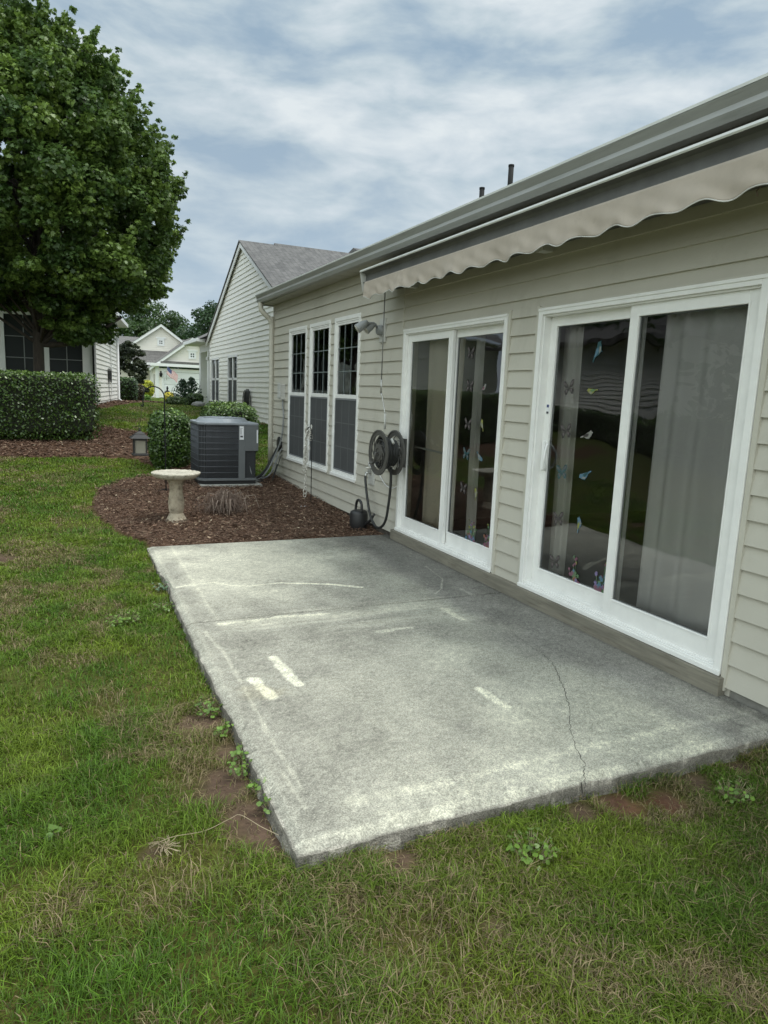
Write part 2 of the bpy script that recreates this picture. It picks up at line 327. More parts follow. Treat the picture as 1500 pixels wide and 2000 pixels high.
# ---- value noise
_lat = rng.random((256, 256))
def vn(x, y):
    xi = np.floor(x).astype(int); yi = np.floor(y).astype(int); fx = x-xi; fy = y-yi
    fx = fx*fx*(3-2*fx); fy = fy*fy*(3-2*fy); a = _lat[xi & 255, yi & 255]; b = _lat[(xi+1) & 255, yi & 255]; c = _lat[xi & 255, (yi+1) & 255]; d = _lat[(xi+1) & 255, (yi+1) & 255]
    return (a*(1-fx)+b*fx)*(1-fy)+(c*(1-fx)+d*fx)*fy
def fbm(x, y, o=4):
    s = 0; a = 0.5; t = 0
    for i in range(o): s = s+a*vn(x*2**i+17.3*i, y*2**i+9.1*i); t += a; a *= 0.5
    return s/t
def sst(a, b, x): t = np.clip((x-a)/(b-a), 0, 1); return t*t*(3-2*t)
def G(x, y):
    Lh = np.interp(y, [0, 6, 8, 10, 12, 14, 17, 21, 25, 40, 63, 400], [-.09, -.07, -.03, .05, .17, .4, .7, .92, .95, .7, .5, .5])
    Rh = np.interp(y, [0, 6, 8, 10.5, 12, 14, 17, 21, 27, 40, 63, 400], [-.09, -.07, -.01, .05, .10, .30, .63, .78, .86, .7, .5, .5])
    t = np.clip((x+2.5)/3.5, 0, 1); return Lh*(1-t)+Rh*t
def inpoly(x, y, poly):
    r = np.zeros(np.shape(x), bool); n = len(poly)
    for i in range(n):
        x0, y0 = poly[i]; x1, y1 = poly[(i+1) % n]
        c = ((y0 > y) != (y1 > y)) & (x < (x1-x0)*(y-y0)/(y1-y0+1e-12)+x0); r ^= c
    return r
def segdist(x, y, a, b):
    ax, ay = a; bx, by = b; dx, dy = bx-ax, by-ay; t = np.clip(((x-ax)*dx+(y-ay)*dy)/(dx*dx+dy*dy+1e-12), 0, 1)
    return np.hypot(x-ax-t*dx, y-ay-t*dy), t
BED1 = [(-2.50, 6.7), (-2.56, 7.2), (-2.72, 7.5), (-2.84, 8.0), (-2.92, 8.6), (-2.98, 9.3), (-2.86, 10.2), (-2.57, 10.85), (-2.09, 11.25), (-1.36, 11.2), (-0.37, 11.15), (-0.2, 11.2), (0.06, 11.62), (0.06, 6.7)]
BED2 = [(-8.5, 12.9), (-4.25, 12.85), (-3.49, 12.8), (-2.68, 12.8), (-2.17, 12.7), (-1.85, 12.0), (-1.5, 11.6), (-1.1, 11.8), (-1.1, 12.6), (-1.18, 13.2), (-0.95, 14.3), (-1.1, 15.0), (-1.95, 15.55), (-2.6, 16.1), (-3.5, 16.6), (-8.5, 17.5)]
BED3 = [(-2.75, 19.7), (-2.2, 20.2), (-1.6, 22.7), (-0.9, 26), (-0.2, 29), (-1.5, 29), (-2.9, 21)]
BED4 = [(-0.95, 27.0), (0.0, 27.2), (0.4, 29), (0.3, 33), (-1, 34)]
SOIL = [((-2.69, 2.62), .14), ((-2.60, 2.34), .15), ((-2.58, 2.2), .10), ((-1.20, 1.90), .11), ((-0.98, 1.86), .11), ((-1.4, 1.93), .08), ((-2.69, 3.2), .13), ((-2.60, 2.88), .09), ((-3.85, 6.9), .22), ((-2.2, 1.93), .09), ((-2.55, 2.73), .08), ((-3.0, 2.3), .05), ((-2.05, 1.55), .05), ((-0.75, 1.93), .09), ((-0.45, 1.93), .08)]
def bedmask(x, y):
    jx = x+0.09*(fbm(x*5, y*5, 3)-0.5)*2; jy = y+0.09*(fbm(x*5+40, y*5+11, 3)-0.5)*2
    return inpoly(jx, jy, BED1) | inpoly(jx, jy, BED2) | inpoly(jx, jy, BED3) | inpoly(jx, jy, BED4)
def soilmask(x, y):
    m_ = np.zeros(np.shape(x))
    for (cx_, cy_), r in SOIL:
        d = np.hypot(x-cx_, y-cy_)/r; m_ = np.maximum(m_, sst(1.25, 0.6, d+0.9*(fbm(x*9, y*9, 3)-0.5)))
    return m_
# ------------------------------------------------------------------ ground
def spaced(a, b, s): return list(np.arange(a, b, s))
xs = np.array(sorted(set(spaced(-400, -60, 30)+spaced(-60, -12, 4)+spaced(-12, -6, .5)+spaced(-6, 2, .07)+spaced(2, 12, .6)+spaced(12, 60, 4)+spaced(60, 401, 30))))
ys = np.array(sorted(set(spaced(-200, -20, 30)+spaced(-20, 0, 1.5)+spaced(0, 17, .07)+spaced(17, 32, .3)+spaced(32, 100, 4)+spaced(100, 901, 40))))
XX, YY = np.meshgrid(xs, ys, indexing='ij'); ZZ = G(XX, YY)+0.02*(fbm(XX*1.3, YY*1.3, 3)-0.5)
ZZ = np.where((XX > -2.45) & (XX < 0.2) & (YY > 2.15) & (YY < 6.75), ZZ-0.04, ZZ)
bm = bedmask(XX, YY); sm_ = soilmask(XX, YY); ZZ = ZZ+0.025*bm*(0.6+0.8*fbm(XX*3, YY*3, 3))
ng = fbm(XX*1.1, YY*1.1, 4); n2 = fbm(XX*6, YY*6, 3)
gcol = np.stack([0.055+0.03*ng+0.02*n2, 0.070+0.02*n2, 0.016+0.008*ng], -1)
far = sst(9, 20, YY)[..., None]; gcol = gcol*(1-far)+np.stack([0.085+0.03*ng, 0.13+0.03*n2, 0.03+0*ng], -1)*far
soilc = np.stack([0.085+0.03*n2, 0.056+0.02*n2, 0.040+0.012*n2], -1)
red = 0.5*sst(0.28, 0.05, np.hypot(XX+1.1, YY-1.85))[..., None]; soilc = soilc*(1-red)+np.array([0.17, 0.07, 0.035])*red
gcol = gcol*(1-sm_[..., None])+soilc*sm_[..., None]
gcol = np.where(bm[..., None], np.stack([0.075+0.05*n2, 0.043+0.026*n2, 0.028+0.014*n2], -1), gcol)
nx, ny = len(xs), len(ys); ii = (np.arange(nx-1)[:, None]*ny+np.arange(ny-1)[None, :]).ravel()
M['ground'] = mat('ground_soil', (0.1, 0.1, 0.05), 0.95, spec=0.15, vcol='col', var=0.3, vscale=14, bump=0.6, bscale=45)
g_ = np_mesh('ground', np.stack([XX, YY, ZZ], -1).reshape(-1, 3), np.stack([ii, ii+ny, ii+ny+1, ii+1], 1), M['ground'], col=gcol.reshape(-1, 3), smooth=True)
tag(g_, kind='structure')
# ------------------------------------------------------------------ patio slab
SX0, SX1, SY0, SY1, JY = -2.53, -0.004, 2.03, 6.84, 4.472
st_ = 0.0105
gx = np.arange(SX0, SX1+1e-6, st_); gx[-1] = SX1
gy = np.array(sorted(set(list(np.arange(SY0, SY1, st_))+[JY-.006, JY-.003, JY, JY+.003, JY+.006, SY1])))
X2, Y2 = np.meshgrid(gx, gy, indexing='ij')
edge = np.minimum(np.minimum(X2-SX0, Y2-SY0), SY1-Y2)
Z2 = 0.0022*(fbm(X2*2.2, Y2*2.2, 4)-0.5)*2+0.0012*(fbm(X2*30, Y2*30, 2)-0.5)
Z2 -= 0.014*np.clip(1-edge/0.02, 0, 1)**2
Z2 -= 0.010*np.exp(-((Y2-JY)/0.0055)**2)
# ragged outline
rag = -0.022*fbm(X2*7, Y2*7, 4)
X3 = np.where(X2 <= SX0+1e-4, X2+rag+0.02*sst(5.1, 5.4, Y2)*sst(6.0, 5.5, Y2), X2); Y3 = np.where(Y2 <= SY0+1e-4, Y2+rag*0.7, np.where(Y2 >= SY1-1e-4, Y2-rag*0.7, Y2))
sc = 0.300+0.07*(fbm(X2*1.4+5, Y2*1.4, 4)-0.5)*2+0.08*(fbm(X2*7, Y2*5, 4)-0.5)*2+0.03*(fbm(X2*30, Y2*30, 2)-0.5)*2+0.05*(fbm(X2*9, Y2*34, 3)-.5)+rng.normal(0, .034, X2.shape)
def W2(px, py): p = onZ(px, py); return (p[0], p[1])
brush = fbm(X2*3+70, Y2*26, 3)      # broom strokes run across the slab
brush2 = fbm(X2*26+9, Y2*3.5, 3)
pale = np.zeros_like(X2)
def patch(cx_, cy_, rx, ry, s, nz=0.9, seed=0.0):
    d = np.hypot((X2-cx_)/rx, (Y2-cy_)/ry)+nz*(fbm(X2*4+seed, Y2*4, 5)-0.5)
    return s*sst(1.0, 0.35, d)
pale += patch(-1.75, 5.9, 1.0, 1.25, 0.17, 1.0)+patch(-2.25, 6.4, .5, .5, 0.08)+patch(-2.1, 5.0, .55, .5, 0.08)
pale += patch(-1.0, 2.35, 1.6, .55, 0.10, 1.1, 3)+patch(-1.55, 3.0, .9, .7, 0.07, 1.2, 7)+patch(-1.15, 3.45, .35, .35, 0.10, .9, 9)+patch(-.75, 2.6, .9, .5, .07, 1.1, 5)
pale += 0.17*sst(0.22, 0.02, np.abs(Y2-(JY-0.13))+0.25*(brush-0.45))*sst(-2.45, -2.2, X2)*sst(-.35, -.9, X2)
pale += 0.10*sst(0.16, 0.0, np.abs(Y2-(JY-0.42))+0.35*(brush-0.42))*sst(-1.9, -1.5, X2)*sst(-.3, -.8, X2)
fe = Y2-SY0; le = X2-SX0
pale += 0.13*sst(0.05, 0.0, np.abs(fe-0.19-0.03*(fbm(X2*2, Y2*0, 2)-.5))+0.09*(brush2-0.40))*sst(-2.45, -2.2, X2)
pale += 0.15*sst(0.035, 0.0, np.abs(fe-0.02)+0.22*(fbm(X2*5, Y2*16, 5)-0.44))+0.07*sst(0.10, 0.0, np.abs(fe-0.10)+0.5*(fbm(X2*7+3, Y2*9, 5)-0.44))
pale += 0.10*sst(0.03, 0.0, np.abs(le-0.19)+0.05*(fbm(X2*20, Y2*20, 3)-0.45))*sst(4.2, 4.7, Y2)
pale -= 0.04*sst(0.20, 0.10, le)
pale += 0.10*sst(0.05, 0.0, np.abs(le-0.02)+0.08*(fbm(X2*20, Y2*8, 4)-0.45))
def streak(pts, w, s, nz=0.5):
    global pale
    d = np.full(X2.shape, 9.0)
    for a, b in zip(pts[:-1], pts[1:]):
        dd, _ = segdist(X2, Y2, W2(*a), W2(*b)); d = np.minimum(d, dd)
    pale = np.maximum(pale, s*sst(1.1, 0.65, d/w+nz*(fbm(X2*22, Y2*22, 4)-0.5)*2))
streak([(533, 1284), (583, 1336)], .034, .36); streak([(494, 1327), (532, 1360)], .036, .36)
streak([(935, 1346), (990, 1381)], .032, .40, .25); streak([(865, 1188), (903, 1210)], .035, .27, .8)
streak([(345, 1147), (380, 1141), (420, 1138), (450, 1143), (480, 1145), (550, 1138), (640, 1142)], .016, .36, .3)
streak([(560, 1139), (640, 1141), (705, 1147)], .022, .40, .4)
streak([(740, 1233), (800, 1225)], .022, .22, .9); streak([(430, 1219), (560, 1204), (640, 1199)], .026, .33, .9)
streak([(850, 1160), (862, 1150), (864, 1130), (832, 1106)], .007, .22, .8); streak([(900, 1150), (925, 1163)], .016, .14, 1.1)
streak([(400, 1235), (438, 1275), (486, 1361), (520, 1424), (549, 1476), (592, 1544)], .011, .13, 1.5); streak([(549, 1505), (597, 1577)], .010, .13, 1.4)
# damp dirt and painted eave shade by the house, with a ragged edge
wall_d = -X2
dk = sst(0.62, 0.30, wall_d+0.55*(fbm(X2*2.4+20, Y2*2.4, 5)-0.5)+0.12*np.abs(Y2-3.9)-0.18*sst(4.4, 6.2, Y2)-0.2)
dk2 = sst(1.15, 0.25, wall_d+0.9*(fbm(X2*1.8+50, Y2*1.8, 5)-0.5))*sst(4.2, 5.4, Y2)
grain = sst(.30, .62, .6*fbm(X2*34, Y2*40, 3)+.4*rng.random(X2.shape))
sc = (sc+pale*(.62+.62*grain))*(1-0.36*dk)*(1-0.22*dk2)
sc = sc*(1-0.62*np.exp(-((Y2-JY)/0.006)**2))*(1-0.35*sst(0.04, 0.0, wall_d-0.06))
warm = np.clip(pale/0.3, 0, 1)
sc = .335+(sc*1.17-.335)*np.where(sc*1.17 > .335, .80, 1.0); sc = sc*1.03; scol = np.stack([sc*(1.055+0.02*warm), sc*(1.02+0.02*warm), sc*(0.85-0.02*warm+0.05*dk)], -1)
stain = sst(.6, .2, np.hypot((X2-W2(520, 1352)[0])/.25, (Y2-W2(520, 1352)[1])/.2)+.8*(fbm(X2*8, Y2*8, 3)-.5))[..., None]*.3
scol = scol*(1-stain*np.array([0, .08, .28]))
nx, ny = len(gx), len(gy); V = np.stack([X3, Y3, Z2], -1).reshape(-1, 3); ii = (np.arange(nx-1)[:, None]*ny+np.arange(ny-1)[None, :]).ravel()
F = np.stack([ii, ii+ny, ii+ny+1, ii+1], 1)
sf = scol.reshape(-1, 3)
cur = np.concatenate([np.arange(nx-1, -1, -1)*ny, np.arange(1, ny), np.arange(1, nx)*ny+ny-1]); b0 = V[cur].copy(); on = np.zeros((len(cur), 2)); on[:nx] = (0, -1); on[nx:nx+ny-1] = (-1, 0); on[nx+ny-2:] = (0, 1); on[nx-1] = (-1, -1); on[nx+ny-2] = (-1, 1)
for dz, off in ((-0.021, 0.006), (-0.055, 0.010), (-0.10, 0.020), (-0.2, 0.022)):
    nb = b0.copy(); nb[:, 2] = dz; nz = 0.016*fbm(nb[:, 0]*14+dz*90, nb[:, 1]*14+dz*50, 3); nb[:, :2] += on*(off+nz)[:, None]
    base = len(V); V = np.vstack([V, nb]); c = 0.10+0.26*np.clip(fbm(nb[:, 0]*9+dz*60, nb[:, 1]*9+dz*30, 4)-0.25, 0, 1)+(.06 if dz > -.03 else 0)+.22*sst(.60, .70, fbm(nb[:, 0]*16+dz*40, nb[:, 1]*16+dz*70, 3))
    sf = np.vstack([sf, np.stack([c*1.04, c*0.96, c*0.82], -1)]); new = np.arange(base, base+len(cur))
    F = np.vstack([F, np.stack([cur[:-1], cur[1:], new[1:], new[:-1]], 1)]); cur = new
M['slab'] = mat('slab_concrete', (0.3, 0.3, 0.28), 0.92, spec=0.25, vcol='col', var=0.16, vscale=60, bump=0.6, bscale=150)
t_ = M['slab'].node_tree; b_ = t_.nodes['Principled BSDF']; src_ = b_.inputs['Base Color'].links[0].from_socket
tc_ = t_.nodes.new('ShaderNodeTexCoord'); acc = src_
for sc_, lo_, hi_, a_, c_ in ((150, .40, .60, .74, 1.20), (330, .36, .62, .80, 1.16), (26, .35, .66, .90, 1.08)):
    n_ = t_.nodes.new('ShaderNodeTexNoise'); n_.inputs['Scale'].default_value = sc_; n_.inputs['Detail'].default_value = 2; n_.inputs['Roughness'].default_value = .6; t_.links.new(tc_.outputs['Object'], n_.inputs['Vector'])
    r_ = t_.nodes.new('ShaderNodeMapRange'); r_.inputs[1].default_value = lo_; r_.inputs[2].default_value = hi_; r_.inputs[3].default_value = a_; r_.inputs[4].default_value = c_; t_.links.new(n_.outputs['Fac'], r_.inputs[0])
    v_ = t_.nodes.new('ShaderNodeVectorMath'); v_.operation = 'SCALE'; t_.links.new(acc, v_.inputs[0]); t_.links.new(r_.outputs[0], v_.inputs['Scale']); acc = v_.outputs[0]
t_.links.new(acc, b_.inputs['Base Color'])
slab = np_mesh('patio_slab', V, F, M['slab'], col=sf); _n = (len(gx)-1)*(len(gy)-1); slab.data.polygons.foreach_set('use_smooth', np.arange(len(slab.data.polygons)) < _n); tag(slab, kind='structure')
def crack(pts, w, zoff=0.0015):
    P = [np.array(W2(*p)) for p in pts]; Q = []
    for a, b in zip(P[:-1], P[1:]):
        n = max(2, int(np.linalg.norm(b-a)/0.018)); pr = np.array([-(b-a)[1], (b-a)[0]])/np.linalg.norm(b-a)
        for i in range(n): Q.append(a+(b-a)*i/n+pr*rng.normal(0, 0.0045))
    Q.append(P[-1]); Q = np.array(Q); T = np.gradient(Q, axis=0); T /= np.linalg.norm(T, axis=1)[:, None]; Nn = np.stack([-T[:, 1], T[:, 0]], 1)
    ww = w*rng.uniform(0.5, 1.3, len(Q))[:, None]; A = Q+Nn*ww; B = Q-Nn*ww
    ex = lambda a: np.hstack([a, np.full((len(a), 1), zoff)]); V = np.vstack([ex(A), ex(B)]); n = len(Q)
    i = np.arange(n-1); return V, np.stack([i, i+1, n+i+1, n+i], 1)
M['crackm'] = mat('crack_dirt', (0.075, 0.070, 0.060), 1.0)
V, F = crack([(1143, 1556), (1140, 1520), (1140, 1490), (1128, 1468), (1115, 1432), (1112, 1382), (1098, 1335), (1085, 1308), (1078, 1295), (1058, 1275)], 0.0016)
np_mesh('crack', V, F, M['crackm'], slab)
V, F = crack([(1058, 1275), (1035, 1262), (1000, 1235), (975, 1205), (958, 1182)], 0.0010); np_mesh('crack', V, F, M['crackm'], slab)
V, F = crack([(866, 1155), (862, 1128), (835, 1108), (790, 1075)], 0.0010); np_mesh('crack', V, F, M['crackm'], slab)
mb = MB(); p0 = W2(1140, 1530); mb.face([(p0[0]-.003, SY0-.022, -.004), (p0[0]+.004, SY0-.022, -.006), (p0[0]+.012, SY0-.026, -.05), (p0[0]+.014, SY0-.028, -.09), (p0[0]+.006, SY0-.028, -.09), (p0[0]+.006, SY0-.026, -.05)])
mb.build('crack', M['crackm'], slab)

# ------------------------------------------------------------------ main house
E_, Z0s, ZT = 0.1325, 0.05, 2.94
YF, YN = 11.60, -3.0           # far and near corners of the long wall
house = thing('house', 'long low house with beige lap siding, sliding doors and grey gutter beside the patio', 'house', (0, 6, 0)); house.name = 'house'
D1 = (4.695, 6.56); D2 = (2.435, 4.295); DZ = (0.11, 2.21)
WN = [(9.79, 10.67), (8.79, 9.65), (7.76, 8.635)]; WZ = (0.47, 2.49)
holes = [(D1[0], D1[1], DZ[0]-.11, DZ[1]), (D2[0], D2[1], DZ[0]-.11, DZ[1])]+[(a, b, WZ[0], WZ[1]) for a, b in WN]
mb = MB(); lap(mb, (0, 0, 0), (0, 1, 0), (-1, 0, 0), YN, YF, Z0s, ZT, E_, holes)
lap(mb, (0, YF, 0), (1, 0, 0), (0, 1, 0), 0.0, 9.0, Z0s, ZT, E_)
lap(mb, (0, YN, 0), (1, 0, 0), (0, -1, 0), 0.0, 9.0, Z0s, ZT, E_)
mb.box(8.9, 9.0, YN, YF, 0, ZT)
for (a, b) in (D1, D2):      # sheathing returns round the openings
    mb.box(0.004, 0.13, a-.05, a-.002, 0, 2.3); mb.box(0.004, 0.13, b+.002, b+.05, 0, 2.3); mb.box(0.004, 0.13, a, b, 2.215, 2.3)
for k in range(34):      # overlapped joints between siding lengths
    yy = random.choice([random.uniform(4.34, 4.66), random.uniform(6.7, 7.7), random.uniform(6.7, 7.7), random.uniform(10.75, 11.5), random.uniform(.5, 2.35), random.uniform(.5, 11), random.uniform(.5, 11)]); c_ = random.randrange(0, 21)
    if yy < 10.9 and not (4.34 < yy < 4.66 or 6.7 < yy < 7.7 or yy < 2.35): c_ = random.choice([16, 17, 18, 19, 20]) if yy < 6.7 else random.choice([0, 1, 2, 19, 20])
    za_ = Z0s+c_*E_; zb_ = min(za_+E_, ZT)
    mb.face([(-.0205, yy, za_-.001), (-.0010, yy, zb_), (-.0005, yy+.003, zb_), (-.0178, yy+.003, za_-.001)])
mb.build('wall', M['siding'], house)
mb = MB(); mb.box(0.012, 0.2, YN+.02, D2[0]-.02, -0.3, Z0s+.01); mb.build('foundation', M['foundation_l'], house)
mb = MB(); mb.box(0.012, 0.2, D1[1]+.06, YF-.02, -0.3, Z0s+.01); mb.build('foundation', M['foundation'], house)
mb = MB(); mb.box(-0.019, 0.0, YF-.07, YF+.004, Z0s-.01, ZT); mb.box(0.0, 0.07, YF+.004, YF+.019, Z0s-.01, ZT); mb.build('corner_board', M['cream_trim'], house)
mb = MB()
for y in (D1[0]-.035, D1[1]+.004, D2[0]-.035, D2[1]+.004): mb.box(-0.022, 0.0, y, y+.031, Z0s-.02, 2.235)
mb.box(-0.022, 0, D1[0]-.004, D1[1]+.004, 2.212, 2.226); mb.box(-0.022, 0, D2[0]-.004, D2[1]+.004, 2.212, 2.226)
mb.box(-.017, 0, 6.60, 6.625, 2.226, ZT)
mb.build('siding_channel', M['cream_trim'], house)
mb = MB(); mb.box(-0.058, -0.001, 2.41, 6.62, -0.004, 0.103); mb.build('threshold_board', M['board'], house, bevel=.004)
def smooth0(P, k=6):
    P = [np.array(p, float) for p in P]; P = [2*P[0]-P[1]]+P+[2*P[-1]-P[-2]]; o = []
    for i in range(1, len(P)-2):
        for j in range(k):
            t = j/k; o.append(.5*((2*P[i])+(-P[i-1]+P[i+1])*t+(2*P[i-1]-5*P[i]+4*P[i+1]-P[i+2])*t*t+(-P[i-1]+3*P[i]-3*P[i+1]+P[i+2])*t**3))
    o.append(P[-2]); return o
# soffit, fascia, gutter, roof
mb = MB(); mb.box(-0.20, 0.0, YN, YF+.02, ZT, ZT+.012)
y = YN
while y < YF: mb.box(-0.195, -0.003, y, y+.006, ZT-.003, ZT-.0005); y += .30
mb.build('soffit', M['soffit'], house)
gz = lambda y: 3.085+0.006*(y-11.7)
mb = MB(); prof = [(-.20, 0, -.125), (-.262, 0, -.125), (-.285, 0, -.085), (-.275, 0, -.055), (-.305, 0, -.014), (-.305, 0, 0), (-.292, 0, 0), (-.262, 0, -.05), (-.272, 0, -.085), (-.255, 0, -.115), (-.205, 0, -.115)]
mb.prism(prof, (0, YN, gz(YN)), (0, YF+.09, gz(YF))); 
mb.face([(-.2, YF+.088, gz(YF)-.12), (-.26, YF+.088, gz(YF)-.12), (-.28, YF+.088, gz(YF)-.085), (-.30, YF+.088, gz(YF)-.01), (-.2, YF+.088, gz(YF)-.01)])
gut = mb.build('gutter', M['gutter'], house)
mb = MB(); mb.prism([(-.309, 0, .006), (-.309, 0, -.009), (-.290, 0, -.001), (-.290, 0, .006)], (0, YN, gz(YN)), (0, YF+.09, gz(YF))); mb.build('gutter_lip', M['gutter_lip'], gut)
mb = MB(); pth = [(-.24, YF-.02, 2.965), (-.24, YF-.02, 2.90), (-.225, YF-.02, 2.84), (-.16, YF-.03, 2.77), (-.10, YF-.035, 2.72), (-.065, YF-.04, 2.65), (-.055, YF-.04, 2.55), (-.055, YF-.04, 0.25)]
mb.tube(smooth0(pth), .042, 12); mb.build('downspout', M['cream_trim'], gut)
mb = MB(); mb.box(-.199, -.18, YN, YF+.05, ZT+.012, 2.99); mb.box(-.18, 9.0, YF+.021, YF+.045, ZT-.02, 3.0); mb.build('fascia', M['gutter'], house)
mb = MB(); RP = 0.40
mb.prism([(-.24, 0, 2.985), (-.24, 0, 3.005), (4.4, 0, 3.005+RP*4.64), (9.1, 0, 3.05), (9.1, 0, 3.02), (4.4, 0, 2.97+RP*4.64)], (0, YN, 0), (0, YF+.06, 0)); rf = mb.build('roof', M['roof'], house)
mb = MB(); mb.prism([(0, 0, 3.0), (9, 0, 3.0), (4.4, 0, 3.05+RP*4.6)], (0, YF+.004, 0), (0, YF+.018, 0)); mb.build('gable_wall', M['siding'], house)
for (y, h) in ((6.87, 3.82), (6.33, 3.91)):
    mb = MB(); mb.tube([(1.0, y, 3.4), (1.0, y, h)], .028, 10); mb.tube([(1.0, y, h-.02), (1.0, y, h)], .031, 10); mb.build('vent_pipe', M['iron'], rf)
# interior
mb = MB(); mb.box(.135, 5.0, -1.0, 11.4, .0, .10, 1)
mb.face([(5, -1, .1), (5, 11.4, .1), (5, 11.4, 2.6), (5, -1, 2.6)]); mb.face([(.13, -1, 2.6), (5, -1, 2.6), (5, 11.4, 2.6), (.13, 11.4, 2.6)])
mb.face([(.13, -1, .1), (5, -1, .1), (5, -1, 2.6), (.13, -1, 2.6)]); mb.face([(.13, 11.4, .1), (5, 11.4, .1), (5, 11.4, 2.6), (.13, 11.4, 2.6)]); mb.box(.13, 5, 7.0, 7.1, .1, 2.6)
mb.build('room', [M['interior'], M['int_floor']], house)
# windows
def window(a, b):
    z0, z1 = WZ; zm = 1.475
    mb = MB(); mb.ring(-.022, .05, a, b, z0, z1, .045, .045, .05, .05); mb.ring(-.014, .05, a+.045, b-.045, z0+.05, z1-.05, .022, .022, .022, .022)
    w = mb.build('window', M['white'], house, bevel=.004)
    mb = MB(); mb.box(-.036, -.022, a-.004, b+.004, z0-.012, z0+.028); mb.build('sill', M['white'], w, bevel=.004)
    ia, ib = a+.067, b-.067
    mb = MB(); mb.ring(-.008, .03, ia, ib, zm, z1-.072, .026, .026, .026, .05); mb.build('upper_sash', M['white'], w, bevel=.003)
    mb = MB(); mb.ring(.012, .045, ia, ib, z0+.072, zm+.0, .024, .024, .03, .04); mb.build('lower_sash', M['white'], w, bevel=.003)
    mb = MB(); ua, ub, va, vb = ia+.026, ib-.026, zm+.05, z1-.098
    for k in (1, 2):
        y = ua+(ub-ua)*k/3; mb.box(.002, .007, y-.0055, y+.0055, va, vb)
        z = va+(vb-va)*k/3; mb.box(.0015, .0075, ua, ub, z-.0055, z+.0055)
    mb.build('muntin', M['munt'], w)
    mb = MB(); mb.face([(.009, ua, va), (.009, ua, vb), (.009, ub, vb), (.009, ub, va)]); mb.build('upper_glass', M['glass_w'], w)
    mb = MB(); sa, sb, ta, tb = ia+.002, ib-.002, z0+.075, zm-.004
    mb.box(-.0065, -.004, sa+.016, sb-.016, ta+.016, tb-.016); scr = mb.build('screen', M['screen'], w)
    mb = MB(); 
    for k in (1, 2):
        y = sa+(sb-sa)*k/3; mb.box(-.0078, -.0066, y-.006, y+.006, ta+.016, tb-.016)
        z = ta+(tb-ta)*k/3; mb.box(-.0076, -.0067, sa+.016, sb-.016, z-.006, z+.006)
    mb.build('screen_grid', M['scr2'], w)
    mb = MB(); mb.ring(-.012, -.002, sa, sb, ta, tb, .016, .016, .016, .016); mb.build('screen_frame', M['scr3'], w)
M['munt'] = mat('muntin_grey', (0.17, 0.20, 0.20), 0.5); M['scr2'] = mat('screen_behind_grid', (0.105, 0.11, 0.11), 0.8); M['scr3'] = mat('screen_frame_grey', (0.20, 0.21, 0.22), 0.5)
for a, b in WN: window(a, b)
# ---- sliding doors
def stick(name, polys, mats, parent):
    mb = MB()
    for pts, mi in polys: mb.face(pts, mi)
    return mb.build(name, mats, parent)
for n_, c_ in dict(st_dark=(0.035, 0.03, 0.03), st_teal=(0.02, 0.07, 0.08), st_grey=(0.22, 0.22, 0.20), st_yel=(0.22, 0.23, 0.06), st_blue=(0.08, 0.16, 0.22), st_pink=(0.17, 0.08, 0.11), st_orange=(0.19, 0.08, 0.05), st_green=(0.10, 0.18, 0.09), st_lil=(0.18, 0.15, 0.28)).items(): M[n_] = mat(n_, c_, 0.5)
def butterfly(px, py, gxp, parent, m1, s=.055, rot=0.0):
    c = onX(px, py, gxp); x = gxp-.004
    def tr(pts): return [(x, c[1]-(u*math.cos(rot)-v*math.sin(rot))*s, c[2]+(u*math.sin(rot)+v*math.cos(rot))*s) for u, v in pts]
    fw = [(0.06, .05), (.25, .55), (.65, .95), (1.0, .95), (.95, .45), (.6, .05)]; hw = [(.06, 0), (.6, 0), (.85, -.3), (.7, -.8), (.4, -.75), (.1, -.2)]
    cell = lambda w, q: [(u*q+.1*(1-q)*2, v*q+.12*(1-q)*(1 if w else -1)*2) for u, v in (fw if w else hw)]
    polys = []
    for sgn in (1, -1):
        polys += [(tr([(u*sgn, v) for u, v in fw]), 0), (tr([(u*sgn, v) for u, v in hw]), 0)]
    polys.append((tr([(-.04, -.4), (.04, -.4), (.05, .35), (-.05, .35)]), 0))
    o = stick('butterfly_decal', polys, [m1], parent)
    x -= .001; polys = []
    for sgn in (1, -1):
        polys += [(tr([(u*sgn, v) for u, v in [(.28, .3), (.45, .62), (.6, .72), (.62, .4)]]), 0), (tr([(u*sgn, v) for u, v in [(.68, .45), (.68, .78), (.88, .82), (.84, .5)]]), 0), (tr([(u*sgn, v) for u, v in [(.25, -.1), (.6, -.15), (.55, -.5), (.35, -.45)]]), 0)]
    mb = MB()
    for pts, mi in polys: mb.face(pts, mi)
    V = np.array(mb.v)-rootloc(parent); me = o.data
    stickers.append((o, mb))
    return o
stickers = []
